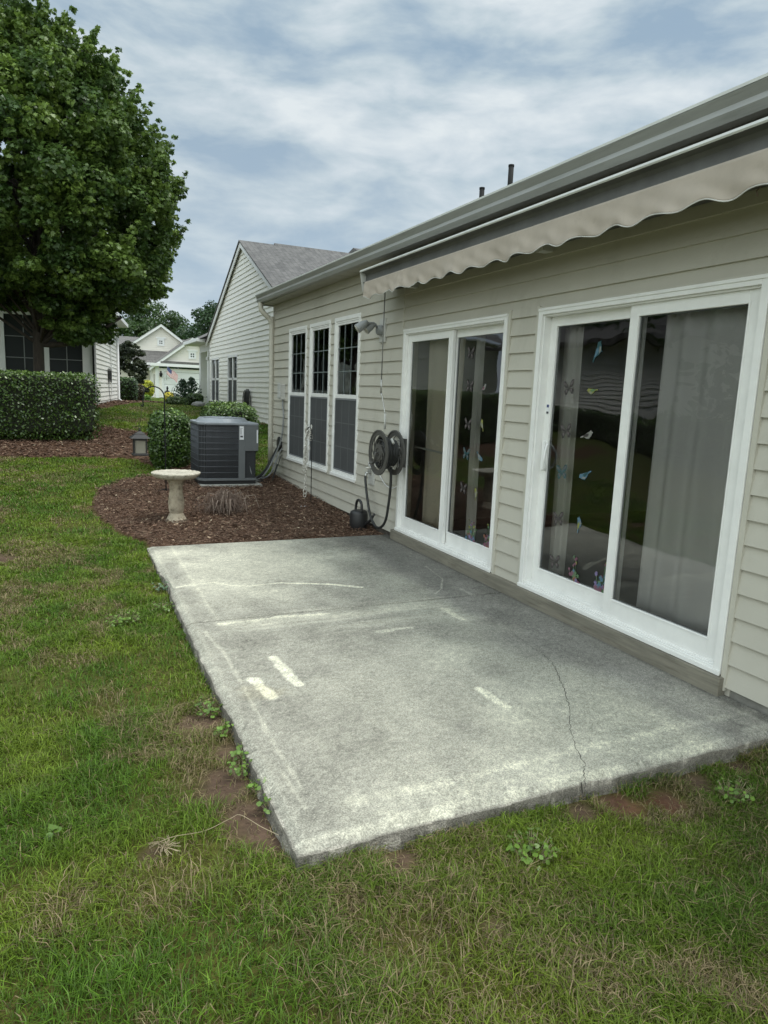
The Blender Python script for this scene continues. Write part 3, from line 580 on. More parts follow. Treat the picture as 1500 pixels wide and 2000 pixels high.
def bird(px, py, gxp, parent, body, wing, s=.06, rot=0.0, flip=1):
    c = onX(px, py, gxp); x = gxp-.004
    def tr(pts, dx=0): return [(x-dx, c[1]-flip*(u*math.cos(rot)-v*math.sin(rot))*s, c[2]+(u*math.sin(rot)+v*math.cos(rot))*s) for u, v in pts]
    b = [(.72, .42), (.95, .32), (.74, .22), (.62, -.05), (.25, -.34), (-.2, -.32), (-.55, -.12), (-1.1, -.22), (-1.12, -.08), (-.5, .1), (-.1, .3), (.3, .42), (.48, .56), (.66, .54)]
    w = [(.25, .22), (-.1, .26), (-.75, .0), (-.35, -.14), (.1, -.1)]
    t = [(.25, -.34), (.28, -.52), (.32, -.52), (.31, -.33)]; belly = [(.55, .02), (.25, -.28), (-.1, -.28), (.1, -.12), (.42, .1)]
    return stick('bird_decal', [(tr(b), 0), (tr(w, .001), 1), (tr(t), 1), (tr(belly, .001), 2)], [body, wing, M['st_grey']], parent)
def flowers(px, py, gxp, parent, n=26, w=.09, h=.17):
    c = onX(px, py, gxp); x = gxp-.004; polys = []; ms = [M[k] for k in ('st_pink', 'st_orange', 'st_lil', 'st_blue', 'st_green', 'st_yel')]
    r_ = random.Random(px)
    for i in range(n):
        u = r_.gauss(0, .42)*w; t = r_.random()**1.5; v = -h*.5+t*h*1.3; q = (.021-.012*t)*r_.uniform(.7, 1.1); mi = r_.choice([0, 0, 1, 2, 3, 4]) if t < .6 else r_.choice([0, 2, 4, 5])
        pts = [(x-i*.00012, c[1]+u+q*(1+.28*math.cos(5*a))*math.cos(a), c[2]+v+q*(1+.28*math.cos(5*a))*math.sin(a)) for a in np.linspace(0, 2*math.pi, 20, endpoint=False)]
        polys.append((pts, mi))
        polys.append(([(x+.0005, c[1]+u*.3, c[2]-h*.6), (x+.0005, c[1]+u*.3+.003, c[2]-h*.6), (x+.0005, c[1]+u+.003, c[2]+v), (x+.0005, c[1]+u, c[2]+v)], 4))
    return stick('flower_decal', polys, ms, parent)
def patio_door(y0, y1, far_outer, lab):
    """y1 is the far jamb. far_outer: the far panel runs in the outer track"""
    z0, z1 = DZ; fw = .045
    mb = MB(); mb.ring(-.030, .12, y0, y1, z0, z1, fw, fw, fw, .035); mb.ring(-.012, .12, y0+fw, y1-fw, z0+.035, z1-fw, .012, .012, .012, .010)
    mb.box(-.040, -.030, y0-.003, y1+.003, z0-.004, z0+.022); mb.box(-.036, -.030, y0, y1, z1-.018, z1+.002)
    ia, ib, za, zb = y0+fw+.012, y1-fw-.012, z0+.046, z1-fw-.012
    mb.box(.038, .044, ia, ib, za-.002, za+.016); mb.box(.0, .004, ia, ib, za-.002, za+.014)
    d = mb.build('patio_door', M['white'], house, bevel=.0035, lab=lab)
    mid = (ia+ib)/2; sw = .075; tr_, br_ = .07, .115
    near = (ia, mid+.036); farp = (mid-.036, ib)
    for nm, (a, b), outer in (('near', near, not far_outer), ('far', farp, far_outer)):
        x0 = .006 if outer else .048; x1 = x0+.032
        mb = MB(); mb.ring(x0, x1, a, b, za+.004, zb, sw, sw, tr_, br_)
        mb.ring(x0-.004, x0, a+sw-.012, b-sw+.012, za+.004+br_-.012, zb-tr_+.012, .012, .012, .012, .012)
        mb.build('door_panel', M['white'], d, bevel=.003)
        mb = MB(); g = x0+.012; mb.face([(g, a+sw, za+br_+.004), (g, a+sw, zb-tr_), (g, b-sw, zb-tr_), (g, b-sw, za+br_+.004)]); mb.build('door_glass', M['glass'], d)
        mb = MB(); mb.ring(g+.006, g+.014, a+sw+.001, b-sw-.001, za+br_+.005, zb-tr_-.001, .006, .006, .006, .006); mb.build('glazing_spacer', M['greyplastic'], d)
    return d
d1 = patio_door(*D1, True, 'white sliding door nearer the hose reel'); d2 = patio_door(*D2, False, 'white sliding door with handle, nearer the camera')
GI = .048+.012
for px, py, k in ((1106, 843, 'st_dark'), (1098, 923, 'st_teal'), (1091, 1014, 'st_dark'), (1112, 758, 'st_dark'), (1084, 1098, 'st_dark')): butterfly(px, py, GI, d2, M[k], .058, .15)
bird(1169, 686, GI, d2, M['st_teal'], M['st_blue'], .075, .9, 1); bird(1157, 764, GI, d2, M['st_yel'], M['st_green'], .052, -.3, -1); bird(1148, 851, GI, d2, M['st_grey'], M['st_dark'], .062, .1, 1)
bird(1143, 929, GI, d2, M['st_blue'], M['st_teal'], .065, -.7, -1); bird(1132, 1024, GI, d2, M['st_blue'], M['st_yel'], .058, 1.3, 1); flowers(1123, 1120, GI, d2); flowers(1176, 1136, GI, d2)
for px, py, k in ((918, 755, 'st_dark'), (914, 829, 'st_dark'), (911, 887, 'st_teal'), (905, 954, 'st_dark'), (920, 690, 'st_dark')): butterfly(px, py, GI, d1, M[k], .058, -.1)
bird(942, 830, GI, d1, M['st_yel'], M['st_grey'], .055, 1.0, -1); bird(937, 893, GI, d1, M['st_blue'], M['st_grey'], .062, -.9, 1); bird(930, 964, GI, d1, M['st_yel'], M['st_grey'], .058, 1.4, 1); bird(946, 758, GI, d1, M['st_grey'], M['st_pink'], .05, .4, 1)
flowers(923, 1046, GI, d1); flowers(954, 1050, GI, d1)
M['st_cell'] = mat('butterfly_cell', (0.14, 0.12, 0.12), 0.5)
for o, mb in stickers:      # pale cells on the wings, same mesh as their butterfly
    pr = o.parent; V = np.array(mb.v)-rootloc(pr); me = o.data
    ov = np.zeros(len(me.vertices)*3, dtype=np.float32); me.vertices.foreach_get('co', ov); ov = ov.reshape(-1, 3)
    fs = [tuple(p.vertices) for p in me.polygons]; b = len(ov); fs2 = fs+[tuple(b+i for i in f) for f in mb.f]
    nm = bpy.data.meshes.new('butterfly_decal'); nm.from_pydata(np.vstack([ov, V]).tolist(), [], fs2); nm.materials.append(me.materials[0]); nm.materials.append(M['st_cell'])
    for i, p_ in enumerate(nm.polygons): p_.material_index = 0 if i < len(fs) else 1
    o.data = nm
# handle of the near door: plate on the jamb stile and a curved pull
hy, hz_ = onX(1056, 880, .04)[1:]
mb = MB(); mb.box(.030, .050, D2[1]-.112, D2[1]-.078, 1.03, 1.25); mb.build('handle_plate', M['trim'], d2, bevel=.004)
mb = MB(); mb.tube([(.05, D2[1]-.125, 1.03+.215*t) if False else (.048-.045*math.sin(math.pi*t), D2[1]-.125-.03*math.sin(math.pi*t), 1.03+.2*t) for t in np.linspace(0, 1, 12)], .009, 8); mb.build('door_handle', M['trim'], d2)
p = onX(1070, 799, .045); mb = MB(); mb.box(.0435, .0465, p[1]-.014, p[1]+.014, p[2]-.035, p[2]+.035, 0); mb.box(.0425, .0434, p[1]-.012, p[1]+.012, p[2]+.012, p[2]+.033, 1); mb.box(.0425, .0434, p[1]-.012, p[1]+.012, p[2]-.033, p[2]-.018, 2); mb.build('sticker', [M['label'], M['blue'], M['ink']], d2)
p = onX(850, 862, .09); mb = MB(); mb.tube([(.093, D1[1]-.135, 1.02), (.093, 5.62, 1.0)], .010, 8); mb.build('security_bar', M['palegrey'], d1)
# curtains
def curtain(name, y0, y1, x, z0, z1, m_, waves, amp, label, ragged=0.0, edge=99):
    n = int(abs(y1-y0)/.008)+2; nz = 24; Y = np.linspace(y0, y1, n); Zc = np.linspace(0, 1, nz)
    V = []
    for t in Zc:
        for y in Y:
            ph = (y-y0)/(y1-y0)*waves*2*math.pi; low = z0+ragged*(0.5+.5*math.sin(y*9)*math.sin(y*3.3+1))
            V.append((x+max(0, y-edge)*1.3+amp*math.sin(ph+.5*math.sin(ph*.37)+.3*t)*(1.0-.4*t)+.008*math.sin(5*y+4*t), y+.012*math.sin(3*t+y*7), low+(z1-low)*t))
    i = (np.arange(nz-1)[:, None]*n+np.arange(n-1)[None]).ravel(); cy_ = (y0+y1)/2
    o = np_mesh(name, np.array(V)-np.array([x, cy_, z0]), np.stack([i, i+1, i+n+1, i+n], 1), m_, smooth=True); o.location = (x, cy_, z0)
    tag(o, label, 'curtain'); return o
curtain('curtain', 2.45, 3.42, .155, .10, 2.52, M['curtain'], 4.2, .030, 'wide grey curtain hanging behind the nearest glass pane', .05, 3.24)
curtain('curtain', 4.02, 4.20, .17, .12, 2.52, M['sheer'], 2.6, .016, 'narrow pale curtain strip behind the butterfly decals of the door with the handle')
curtain('curtain', 5.66, 6.36, .17, .14, 2.52, M['beige'], 2.4, .025, 'beige curtain behind the far pane beside the hose reel', .05)
curtain('curtain', 5.32, 5.48, .19, .12, 2.52, M['sheer'], 2.2, .014, 'narrow pale curtain strip behind the butterfly decals of the far sliding door')
# ------------------------------------------------------------------ awning (retracted)
AY0, AY1 = 0.6, 6.82
aw = thing('awning', 'retracted beige fabric awning with scalloped valance under the gutter', 'awning', (0, 4, 2.7))
mb = MB(); mb.prism([(-.015, 0, 2.64), (-.13, 0, 2.66), (-.15, 0, 2.75), (-.13, 0, 2.87), (-.015, 0, 2.90)], (0, AY0, 0), (0, AY1-.02, 0)); mb.build('cassette', M['dark_gap'], aw)
mb = MB(); mb.tube([(-.21, AY0, 2.755), (-.21, AY1-.05, 2.755)], .042, 14); mb.build('fabric_roll', M['fabric'], aw)
mb = MB(); mb.prism([(-.300, 0, 2.685), (-.352, 0, 2.686), (-.352, 0, 2.694), (-.322, 0, 2.705), (-.318, 0, 2.762), (-.335, 0, 2.782), (-.384, 0, 2.790), (-.384, 0, 2.800), (-.345, 0, 2.810), (-.29, 0, 2.785)], (0, AY0, 0), (0, AY1+.10, 0)); mb.build('front_bar', M['dark_gap2'] if 'dark_gap2' in M else M['gutter'], aw)
mb = MB(); mb.prism([(-.388, 0, 2.786), (-.394, 0, 2.794), (-.390, 0, 2.808), (-.345, 0, 2.816), (-.345, 0, 2.813), (-.385, 0, 2.802)], (0, AY0, 0), (0, AY1+.102, 0)); mb.build('front_lip', M['gutter_lip'], aw)
mb = MB(); mb.prism([(-.03, 0, 2.70), (-.03, 0, 2.84), (-.345, 0, 2.812), (-.388, 0, 2.80), (-.35, 0, 2.60), (-.335, 0, 2.60), (-.30, 0, 2.69)], (0, AY1+.103, 0), (0, AY1+.113, 0)); mb.build('end_cap', M['awn_metal'], aw)
for k, y in enumerate((1.5, 4.2, 6.3)): mb = MB(); mb.box(-.10, -.003, y, y+.09, 2.60, 2.88); mb.build('wall_bracket', M['awn_metal'], aw)
n = 900; Yv = np.linspace(AY0, AY1+.06, n); nz = 14; V = []
for j in range(nz):
    t = j/(nz-1)
    for y in Yv:
        s_ = 0.5-0.5*math.cos(2*math.pi*(AY1+.06-y)/.305); low = 2.540-.030*s_-.003*math.sin(y*31)
        z = 2.69+(low-2.69)*t; fold = (t**1.4)*(.012*math.sin(y*5.9+.6)+.007*math.sin(y*13.3)+.003*math.sin(y*41+2*t))+.004*t*math.sin(y*23+9*t)
        V.append((-.352-.012*t+fold, y, z))
i = (np.arange(nz-1)[:, None]*n+np.arange(n-1)[None]).ravel()
va = np_mesh('valance', np.array(V)-rootloc(aw), np.stack([i, i+1, i+n+1, i+n], 1), M['fabric'], aw, smooth=True)
sd_ = va.modifiers.new('thick', 'SOLIDIFY'); sd_.thickness = .002
hem = MB(); hem.tube([tuple(V[(nz-1)*n+q]) for q in range(0, n, 3)], .0035, 5); hem.build('hem', M['hem'] if 'hem' in M else M['awn_metal'], aw)
mb = MB(); mb.tube([(-.300, 2.33, 2.58), (-.30, 2.335, 2.55), (-.315, 2.345, 2.53), (-.30, 2.35, 2.51)], .003, 5); mb.build('loose_thread', M['twig'], aw)
# crank hanging from the awning
cr = thing('awning_crank', 'thin grey crank rod hanging from the awning end down the siding', 'crank', (-.17, 6.75, 2.64))
mb = MB(); mb.tube([(-.17, 6.75, 2.66), (-.165, 6.77, 2.2), (-.15, 6.80, 1.66)], .0065, 8); mb.build('rod', M['rod'], cr)
mb = MB(); mb.tube([(-.15, 6.80, 1.70), (-.15, 6.80, 1.56)], .010, 8); mb.tube([(-.15, 6.80, 1.56), (-.14, 6.79, 1.53), (-.14, 6.71, 1.37), (-.14, 6.695, 1.34)], .008, 8); mb.build('crank_arm', M['chrome'], cr)
mb = MB(); mb.tube([(-.14, 6.695, 1.345), (-.14, 6.69, 1.18)], .012, 10); mb.build('handle', M['palegrey'], cr)
# ------------------------------------------------------------------ floodlight
fl = thing('floodlight', 'twin headed grey security floodlight on a pale wall plate', 'floodlight', (-.02, 7.1, 2.22))
mb = MB(); mb.box(-.032, -.006, 7.03, 7.17, 2.11, 2.37); mb.build('wall_plate', M['palegrey'], fl, bevel=.005)
mb = MB(); mb.tube([(-.032, 7.1, 2.24), (-.075, 7.1, 2.24)], .055, 18); mb.tube([(-.075, 7.1, 2.24), (-.09, 7.1, 2.24)], [.055, .045], 18); mb.build('base', M['greyplastic'], fl)
for (a, b) in (((-.14, 7.12, 2.29), (-.21, 7.12, 2.24)), ((-.24, 7.08, 2.30), (-.32, 7.10, 2.24))):
    mb = MB(); a = np.array(a); b = np.array(b); mb.tube([(-.08, 7.1, 2.26), tuple((a+np.array([-.08, 7.1, 2.26]))/2+np.array([0, 0, .03])), tuple(a)], .011, 8); d_ = (b-a)/np.linalg.norm(b-a)
    mb.tube([a-d_*.03, a, a+d_*.02, b, b+d_*.012], [.022, .034, .040, .052, .052], 18); h = mb.build('lamp_head', M['greyplastic'], fl)
    mb = MB(); mb.tube([b+d_*.0125, b+d_*.016], .046, 18); mb.build('lens', M['silver'], h)
# ------------------------------------------------------------------ hose reel, hose, faucet, watering can
hr = thing('hose_reel', 'grey brown wall hose reel with swirled discs beside the far door', 'hose reel', (0, 6.47, .95))
def disc(x, R=.235, t=.010):
    mb = MB(); c = np.array([x, 6.47, .95]); q = 64
    def annulus(r0, r1, xa, xb):
        for j in range(q):
            a0, a1 = 2*math.pi*j/q, 2*math.pi*(j+1)/q; P = lambda r, a, xx: (xx, c[1]+r*math.cos(a), c[2]+r*math.sin(a))
            mb.face([P(r0, a0, xa), P(r0, a1, xa), P(r1, a1, xa), P(r1, a0, xa)]); mb.face([P(r0, a0, xb), P(r1, a0, xb), P(r1, a1, xb), P(r0, a1, xb)])
            mb.face([P(r1, a0, xa), P(r1, a1, xa), P(r1, a1, xb), P(r1, a0, xb)]); mb.face([P(r0, a0, xa), P(r0, a0, xb), P(r0, a1, xb), P(r0, a1, xa)])
    annulus(R*.76, R, x-t/2, x+t/2); annulus(R*.93, R*1.0, x-t*1.2, x-t*.5); annulus(0.0005, R*.40, x-t/2, x+t/2); annulus(R*.20, R*.33, x-t*1.3, x-t*.5); annulus(R*.05, R*.12, x-t*1.3, x-t*.5)
    for k in range(9):
        b = 2*math.pi*k/9; pts = []
        for s_ in np.linspace(0, 1, 8):
            r = R*(.32+.5*s_); a = b+1.15*s_**1.2; pts.append((r, a))
        w = .050
        for (r0, a0), (r1, a1) in zip(pts[:-1], pts[1:]):
            P = lambda r, a, o, xx: (xx, c[1]+r*math.cos(a)-o*math.sin(a-.6), c[2]+r*math.sin(a)+o*math.cos(a-.6))
            for xx in (x-t*.45, x+t*.45): mb.face([P(r0, a0, -w/2, xx), P(r1, a1, -w/2, xx), P(r1, a1, w/2, xx), P(r0, a0, w/2, xx)])
            for o in (-w/2, w/2): mb.face([P(r0, a0, o, x-t*.45), P(r1, a1, o, x-t*.45), P(r1, a1, o, x+t*.45), P(r0, a0, o, x+t*.45)])
    mb.build('reel_disc', M['reel'], hr)
disc(-.30); disc(-.115)
mb = MB(); mb.tube([(-.295, 6.47, .95), (-.12, 6.47, .95)], .075, 20); mb.tube([(-.12, 6.47, .95), (-.02, 6.47, .95)], .04, 12); mb.build('drum', M['reel'], hr)
mb = MB(); mb.box(-.03, -.012, 6.40, 6.54, .80, 1.10); mb.build('wall_mount', M['reel'], hr, bevel=.004)
mb = MB(); mb.tube([(-.315, 6.47, .95), (-.335, 6.47, .95), (-.335, 6.50, .84)], .012, 8); mb.tube([(-.335, 6.50, .84), (-.385, 6.50, .84)], .014, 8); mb.build('crank_handle', M['reel'], hr)
ho = thing('garden_hose', 'black garden hose coiled on the reel and looping down to the faucet', 'hose', (-.2, 6.5, .4))
mb = MB(); pts = []
for i in range(560):
    a = 2*math.pi*i/28; lay = i//230; pos = (i % 230)/230; xx = -.285+.15*(pos if lay % 2 == 0 else 1-pos); r = .10+.03*lay
    pts.append((xx, 6.47+r*math.cos(a), .95+r*math.sin(a)))
mb.tube(pts, .0125, 7); mb.build('hose_coil', M['rubber'], ho)
P_ = [(-.17, 6.43, .80), (-.165, 6.43, .62), (-.16, 6.47, .42), (-.15, 6.55, .22), (-.14, 6.70, .11), (-.135, 6.86, .10), (-.13, 7.02, .20), (-.12, 7.14, .38), (-.11, 7.22, .52), (-.10, 7.26, .60)]
def smooth(P, k=8):
    P = [np.array(p) for p in P]; P = [2*P[0]-P[1]]+P+[2*P[-1]-P[-2]]; o = []
    for i in range(1, len(P)-2):
        for j in range(k):
            t = j/k; o.append(.5*((2*P[i])+(-P[i-1]+P[i+1])*t+(2*P[i-1]-5*P[i]+4*P[i+1]-P[i+2])*t*t+(-P[i-1]+3*P[i]-3*P[i+1]+P[i+2])*t**3))
    o.append(P[-2]); return o
mb = MB(); mb.tube(smooth(P_), .0145, 9); mb.build('hose_loop', M['rubber'], ho)
mb = MB(); mb.tube([(-.21, 6.36, 1.10), (-.21, 6.31, 1.06)], .014, 8); mb.build('hose_coupling', M['palegrey'], ho)
fa = thing('faucet', 'outdoor faucet on a pale wall block left of the hose reel', 'faucet', (0, 7.28, .62))
mb = MB(); mb.box(-.022, 0, 7.19, 7.37, .50, .76); mb.build('wall_block', M['palegrey'], fa, bevel=.006)
mb = MB(); mb.tube([(-.02, 7.28, .64), (-.09, 7.28, .64)], .014, 8); mb.tube([(-.075, 7.28, .64), (-.10, 7.27, .60)], .015, 8); mb.tube([(-.06, 7.28, .64), (-.06, 7.28, .69)], .007, 6); mb.build('valve', M['chrome'], fa)
mb = MB(); mb.lathe([(.010, -.006), (.032, -.006), (.034, 0), (.032, .006), (.010, .006)], (-.06, 7.28, .70), 14); mb.build('valve_handle', M['silver'], fa)
mb = MB(); mb.tube(smooth([(-.03, 7.33, .72), (-.06, 7.26, .76), (-.07, 7.12, .68), (-.05, 7.0, .66), (-.03, 6.85, .56), (-.02, 6.7, .54), (-.02, 6.58, .58)]), .0045, 6); mb.build('loose_wire', M['label'], fa)
wc = thing('watering_can', 'black plastic watering can against the foundation at the mulch edge', 'watering can', (-.17, 7.25, -.03))
mb = MB(); mb.lathe([(.090, 0), (.100, .01), (.106, .10), (.105, .20), (.096, .225), (.07, .24), (.045, .24)], (-.17, 7.25, -.03), 28); mb.build('body', M['black'], wc)
mb = MB(); mb.tube(smooth([(-.17, 7.345, .13), (-.17, 7.345, .24), (-.17, 7.31, .31), (-.17, 7.24, .325), (-.17, 7.18, .29), (-.17, 7.165, .20)]), .016, 8); mb.build('handle', M['black'], wc)
mb = MB(); mb.tube([(-.14, 7.18, .03), (-.09, 7.08, .12), (-.07, 7.03, .20)], [.022, .015, .013], 10); mb.build('spout', M['black'], wc)
# ------------------------------------------------------------------ electrical box and line set
eb = thing('electrical_box', 'grey disconnect box on the siding left of the windows', 'electrical box', (0, 10.93, 1.5))
mb = MB(); mb.box(-.085, -.006, 10.86, 11.0, 1.40, 1.64); mb.build('box', M['palegrey'], eb, bevel=.006)
mb = MB(); mb.box(-.10, -.0855, 10.85, 11.01, 1.42, 1.66); mb.build('cover', M['palegrey'], eb, bevel=.006)
mb = MB(); mb.tube(smooth([(-.04, 10.90, 1.40), (-.04, 10.89, 1.3), (-.04, 10.84, 1.15), (-.045, 10.86, .9), (-.06, 10.92, .72), (-.14, 10.97, .48), (-.28, 10.85, .28), (-.45, 10.72, .14), (-.62, 10.7, .16), (-.72, 10.68, .42)]), .013, 8); mb.build('conduit', M['greyplastic'], eb)
ls = thing('refrigerant_lines', 'black insulated lines drooping from the wall into the air conditioner', 'pipes', (-.2, 10.9, .3))
mb = MB(); mb.tube(smooth([(-.01, 11.0, .66), (-.07, 11.0, .62), (-.16, 11.02, .45), (-.28, 10.98, .26), (-.42, 10.95, .13), (-.6, 10.9, .12), (-.70, 10.88, .3)]), .026, 10); mb.build('insulated_line', M['rubber'], ls)
mb = MB(); mb.tube(smooth([(-.01, 10.98, .60), (-.06, 10.95, .55), (-.14, 10.93, .36), (-.24, 10.86, .20), (-.4, 10.82, .12), (-.56, 10.80, .15), (-.66, 10.78, .36)]), .012, 8); mb.build('copper_line', M['greyplastic'], ls)
mb = MB(); mb.tube(smooth([(-.05, 10.9, .5), (-.2, 10.75, .2), (-.3, 10.6, .10), (-.44, 10.52, .12), (-.5, 10.6, .2), (-.4, 10.7, .17)]), .007, 6); mb.tube(smooth([(-.1, 10.95, .35), (-.2, 10.9, .12), (-.38, 10.7, .10), (-.55, 10.6, .11), (-.62, 10.7, .12)]), .010, 6); mb.build('cable_loop', M['rubber'], ls)
mb = MB(); mb.lathe([(.005, -.012), (.125, -.010), (.13, 0), (.12, .010), (.005, .012)], (-.024, 11.12, .66), 24, axis='x'); mb.build('wall_cover', M['black'], ls)
# ------------------------------------------------------------------ air conditioner
AX0, AX1, AYn, AYf, AZ0, AZ1 = -1.475, -.585, 10.30, 11.16, .17, 1.04
pad = MB(); pad.box(AX0+.03, AX1+.06, AYn-.05, AYf+.05, .02, .115); po = pad.build('equipment_pad', M['concrete'], bevel=.01); tag(po, 'low concrete pad under the air conditioner', 'pad')
ac = thing('air_conditioner', 'dark grey outdoor air conditioner unit on a concrete pad by the house corner', 'air conditioner', ((AX0+AX1)/2, (AYn+AYf)/2, .115))
ch = .09
def octo(x0, x1, y0, y1, c): return [(x0+c, y0), (x1-.015, y0), (x1, y0+.015), (x1, y1-c), (x1-c, y1), (x0+c, y1), (x0, y1-c), (x0, y0+c)]
def oprism(mb, pts, z0, z1, mi=0): mb.prism([(x, y, 0) for x, y in pts], (0, 0, z0), (0, 0, z1), mi)
mb = MB(); oprism(mb, octo(AX0+.02, AX1-.03, AYn+.03, AYf-.02, ch), AZ0-.055, AZ0); mb.build('base_pan', M['black'], ac)
mb = MB(); oprism(mb, octo(AX0+.025, AX1-.03, AYn+.028, AYf-.02, ch), AZ0, AZ1-.03); mb.build('coil', M['ac_coil'], ac)
mb = MB(); oprism(mb, octo(AX0-.005, AX1+.004, AYn-.005, AYf+.005, ch+.01), AZ1-.035, AZ1); mb.build('top_cover', M['ac_top'], ac, bevel=.008)
mb = MB(); oprism(mb, octo(AX0, AX1-.02, AYn, AYf, ch), AZ0, AZ0+.035); mb.build('lower_rail', M['ac'], ac, bevel=.004)
cxa, cya = (AX0+AX1)/2-.02, (AYn+AYf)/2
mb = MB()
q = 40
for j in range(q):    # raised dome of the fan guard
    a0, a1 = 2*math.pi*j/q, 2*math.pi*(j+1)/q
    for (r0, z0_, r1, z1_) in ((.40, .0005, .345, .055), (.345, .055, .325, .055), (.325, .055, .320, .03)):
        mb.face([(cxa+r0*math.cos(a0), cya+r0*math.sin(a0), AZ1+z0_), (cxa+r0*math.cos(a1), cya+r0*math.sin(a1), AZ1+z0_), (cxa+r1*math.cos(a1), cya+r1*math.sin(a1), AZ1+z1_), (cxa+r1*math.cos(a0), cya+r1*math.sin(a0), AZ1+z1_)], 0)
mb.build('fan_shroud', M['ac_top'], ac)
mb = MB(); mb.tube([(cxa, cya, AZ1+.002), (cxa, cya, AZ1+.02)], .318, 40); mb.build('fan_well', M['ac_coil'], ac)
mb = MB()
for k in range(1, 10): r = .325*k/9.5; mb.tube([(cxa+r*math.cos(a), cya+r*math.sin(a), AZ1+.058+.006*(1-k/10)) for a in np.linspace(0, 2*math.pi, 37)], .0028, 5, cap=False)
for k in range(8): a = math.pi*k/4+.3; mb.tube([(cxa+.03*math.cos(a), cya+.03*math.sin(a), AZ1+.066), (cxa+.34*math.cos(a), cya+.34*math.sin(a), AZ1+.057)], .004, 5)
mb.build('fan_guard', M['ac_top'], ac)
mb = MB(); xg = AX1-.30
for k in range(10): z = AZ0+.035+(AZ1-.075-AZ0)*k/9; mb.tube([(AX0+.002, AYf-ch, z), (AX0+.002, AYn+ch, z), (AX0+ch, AYn+.004, z), (xg, AYn+.004, z)], .0038, 5)
for x in np.arange(AX0+ch+.02, xg, .0165): mb.tube([(x, AYn+.008, AZ0+.03), (x, AYn+.008, AZ1-.03)], .0016, 4)
for y in np.arange(AYn+ch+.02, AYf-ch, .02): mb.tube([(AX0+.008, y, AZ0+.03), (AX0+.008, y, AZ1-.03)], .0016, 4)
for t in np.linspace(.1, .9, 5): mb.tube([(AX0+ch*t+.004, AYn+ch*(1-t)+.008, AZ0+.03), (AX0+ch*t+.004, AYn+ch*(1-t)+.008, AZ1-.03)], .0016, 4)
mb.build('wire_guard', M['ac_wire'], ac)
mb = MB(); mb.box(xg, xg+.10, AYn, AYn+.03, AZ0+.03, AZ1-.034); mb.box(xg+.10, AX1, AYn, AYn+.03, AZ1-.42, AZ1-.034); mb.box(AX1-.025, AX1-.0, AYn+.03, AYn+.40, AZ1-.42, AZ1-.034); mb.box(xg+.10, AX1-.02, AYn+.08, AYn+.10, AZ0+.01, AZ1-.42); mb.box(AX1-.05, AX1-.022, AYn+.1, AYf-.1, AZ0+.01, AZ1-.034)
mb.build('service_panel', M['ac'], ac, bevel=.004)
mb = MB(); mb.box(xg+.012, xg+.075, AYn-.0025, AYn-.0005, AZ1-.25, AZ1-.05, 0)
for k in range(8): mb.box(xg+.018, xg+.018+.045*random.uniform(.5, 1), AYn-.0035, AYn-.0026, AZ1-.085-.012*k, AZ1-.081-.012*k, 1)
mb.box(xg+.022, xg+.062, AYn-.0035, AYn-.0026, AZ1-.215, AZ1-.19, 1); mb.build('rating_label', [M['label'], M['ink']], ac)
mb = MB(); mb.box(AX1-.028, AX1-.008, AYn-.0025, AYn-.0005, AZ1-.30, AZ1-.10); mb.build('rating_label', M['label'], ac)
mb = MB(); mb.tube([(AX1-.14, AYn+.05, AZ1-.425), (AX1-.14, AYn+.05, AZ1-.50)], .012, 8); mb.tube(smooth([(AX1-.14, AYn+.05, AZ1-.50), (AX1-.13, AYn+.04, AZ1-.62), (AX1-.06, AYn+.06, AZ0+.02), (AX1+.1, AYn+.25, AZ0-.05)]), .012, 8); mb.build('whip', M['greyplastic'], ac)
# ------------------------------------------------------------------ bird bath
BX, BY, BZ = -2.10, 8.13, -.02
bb = thing('bird_bath', 'cast stone bird bath with wide scalloped bowl on a carved pedestal', 'bird bath', (BX, BY, BZ))
flut = lambda r, z, th: (r*(1+.075*abs(math.cos(4*th+z*15))*(1 if .10 < z < .40 else .25)-.05*abs(math.cos(4*th-z*15))*(1 if .10 < z < .40 else .1)), z)
mb = MB(); mb.lathe([(.138, 0), (.140, .02), (.128, .035), (.104, .055), (.088, .085), (.084, .10), (.074, .108), (.074, .12), (.080, .13), (.086, .18), (.088, .24), (.082, .31), (.074, .37), (.074, .42), (.083, .46), (.098, .50), (.10, .507)], (BX, BY, BZ), 72, fn=flut); mb.build('pedestal', M['stone'], bb)
scal = lambda r, z, th: (r*(1+(.030*abs(math.cos(4*th)) if r > .2 else 0)), z+(.0018*math.cos(24*th) if r > .25 else 0))
mb = MB(); mb.lathe([(.09, .505), (.15, .510), (.22, .527), (.250, .551), (.264, .572), (.268, .584), (.262, .590), (.248, .588), (.243, .578)], (BX, BY, BZ), 96, fn=scal); bw = mb.build('bowl', M['basin'], bb)
def relief(r, z, th): return (r*(1+.01*math.cos(12*th)), z+.006*math.cos(10*th+r*70)*(1 if r > .06 else 0)*(1 if r < .235 else .2))
mb = MB(); mb.lathe([(.245, .579), (.225, .563), (.19, .550), (.15, .543), (.10, .538), (.05, .536), (.003, .536)], (BX, BY, BZ), 96, fn=relief); mb.build('basin', M['basin'], bb)
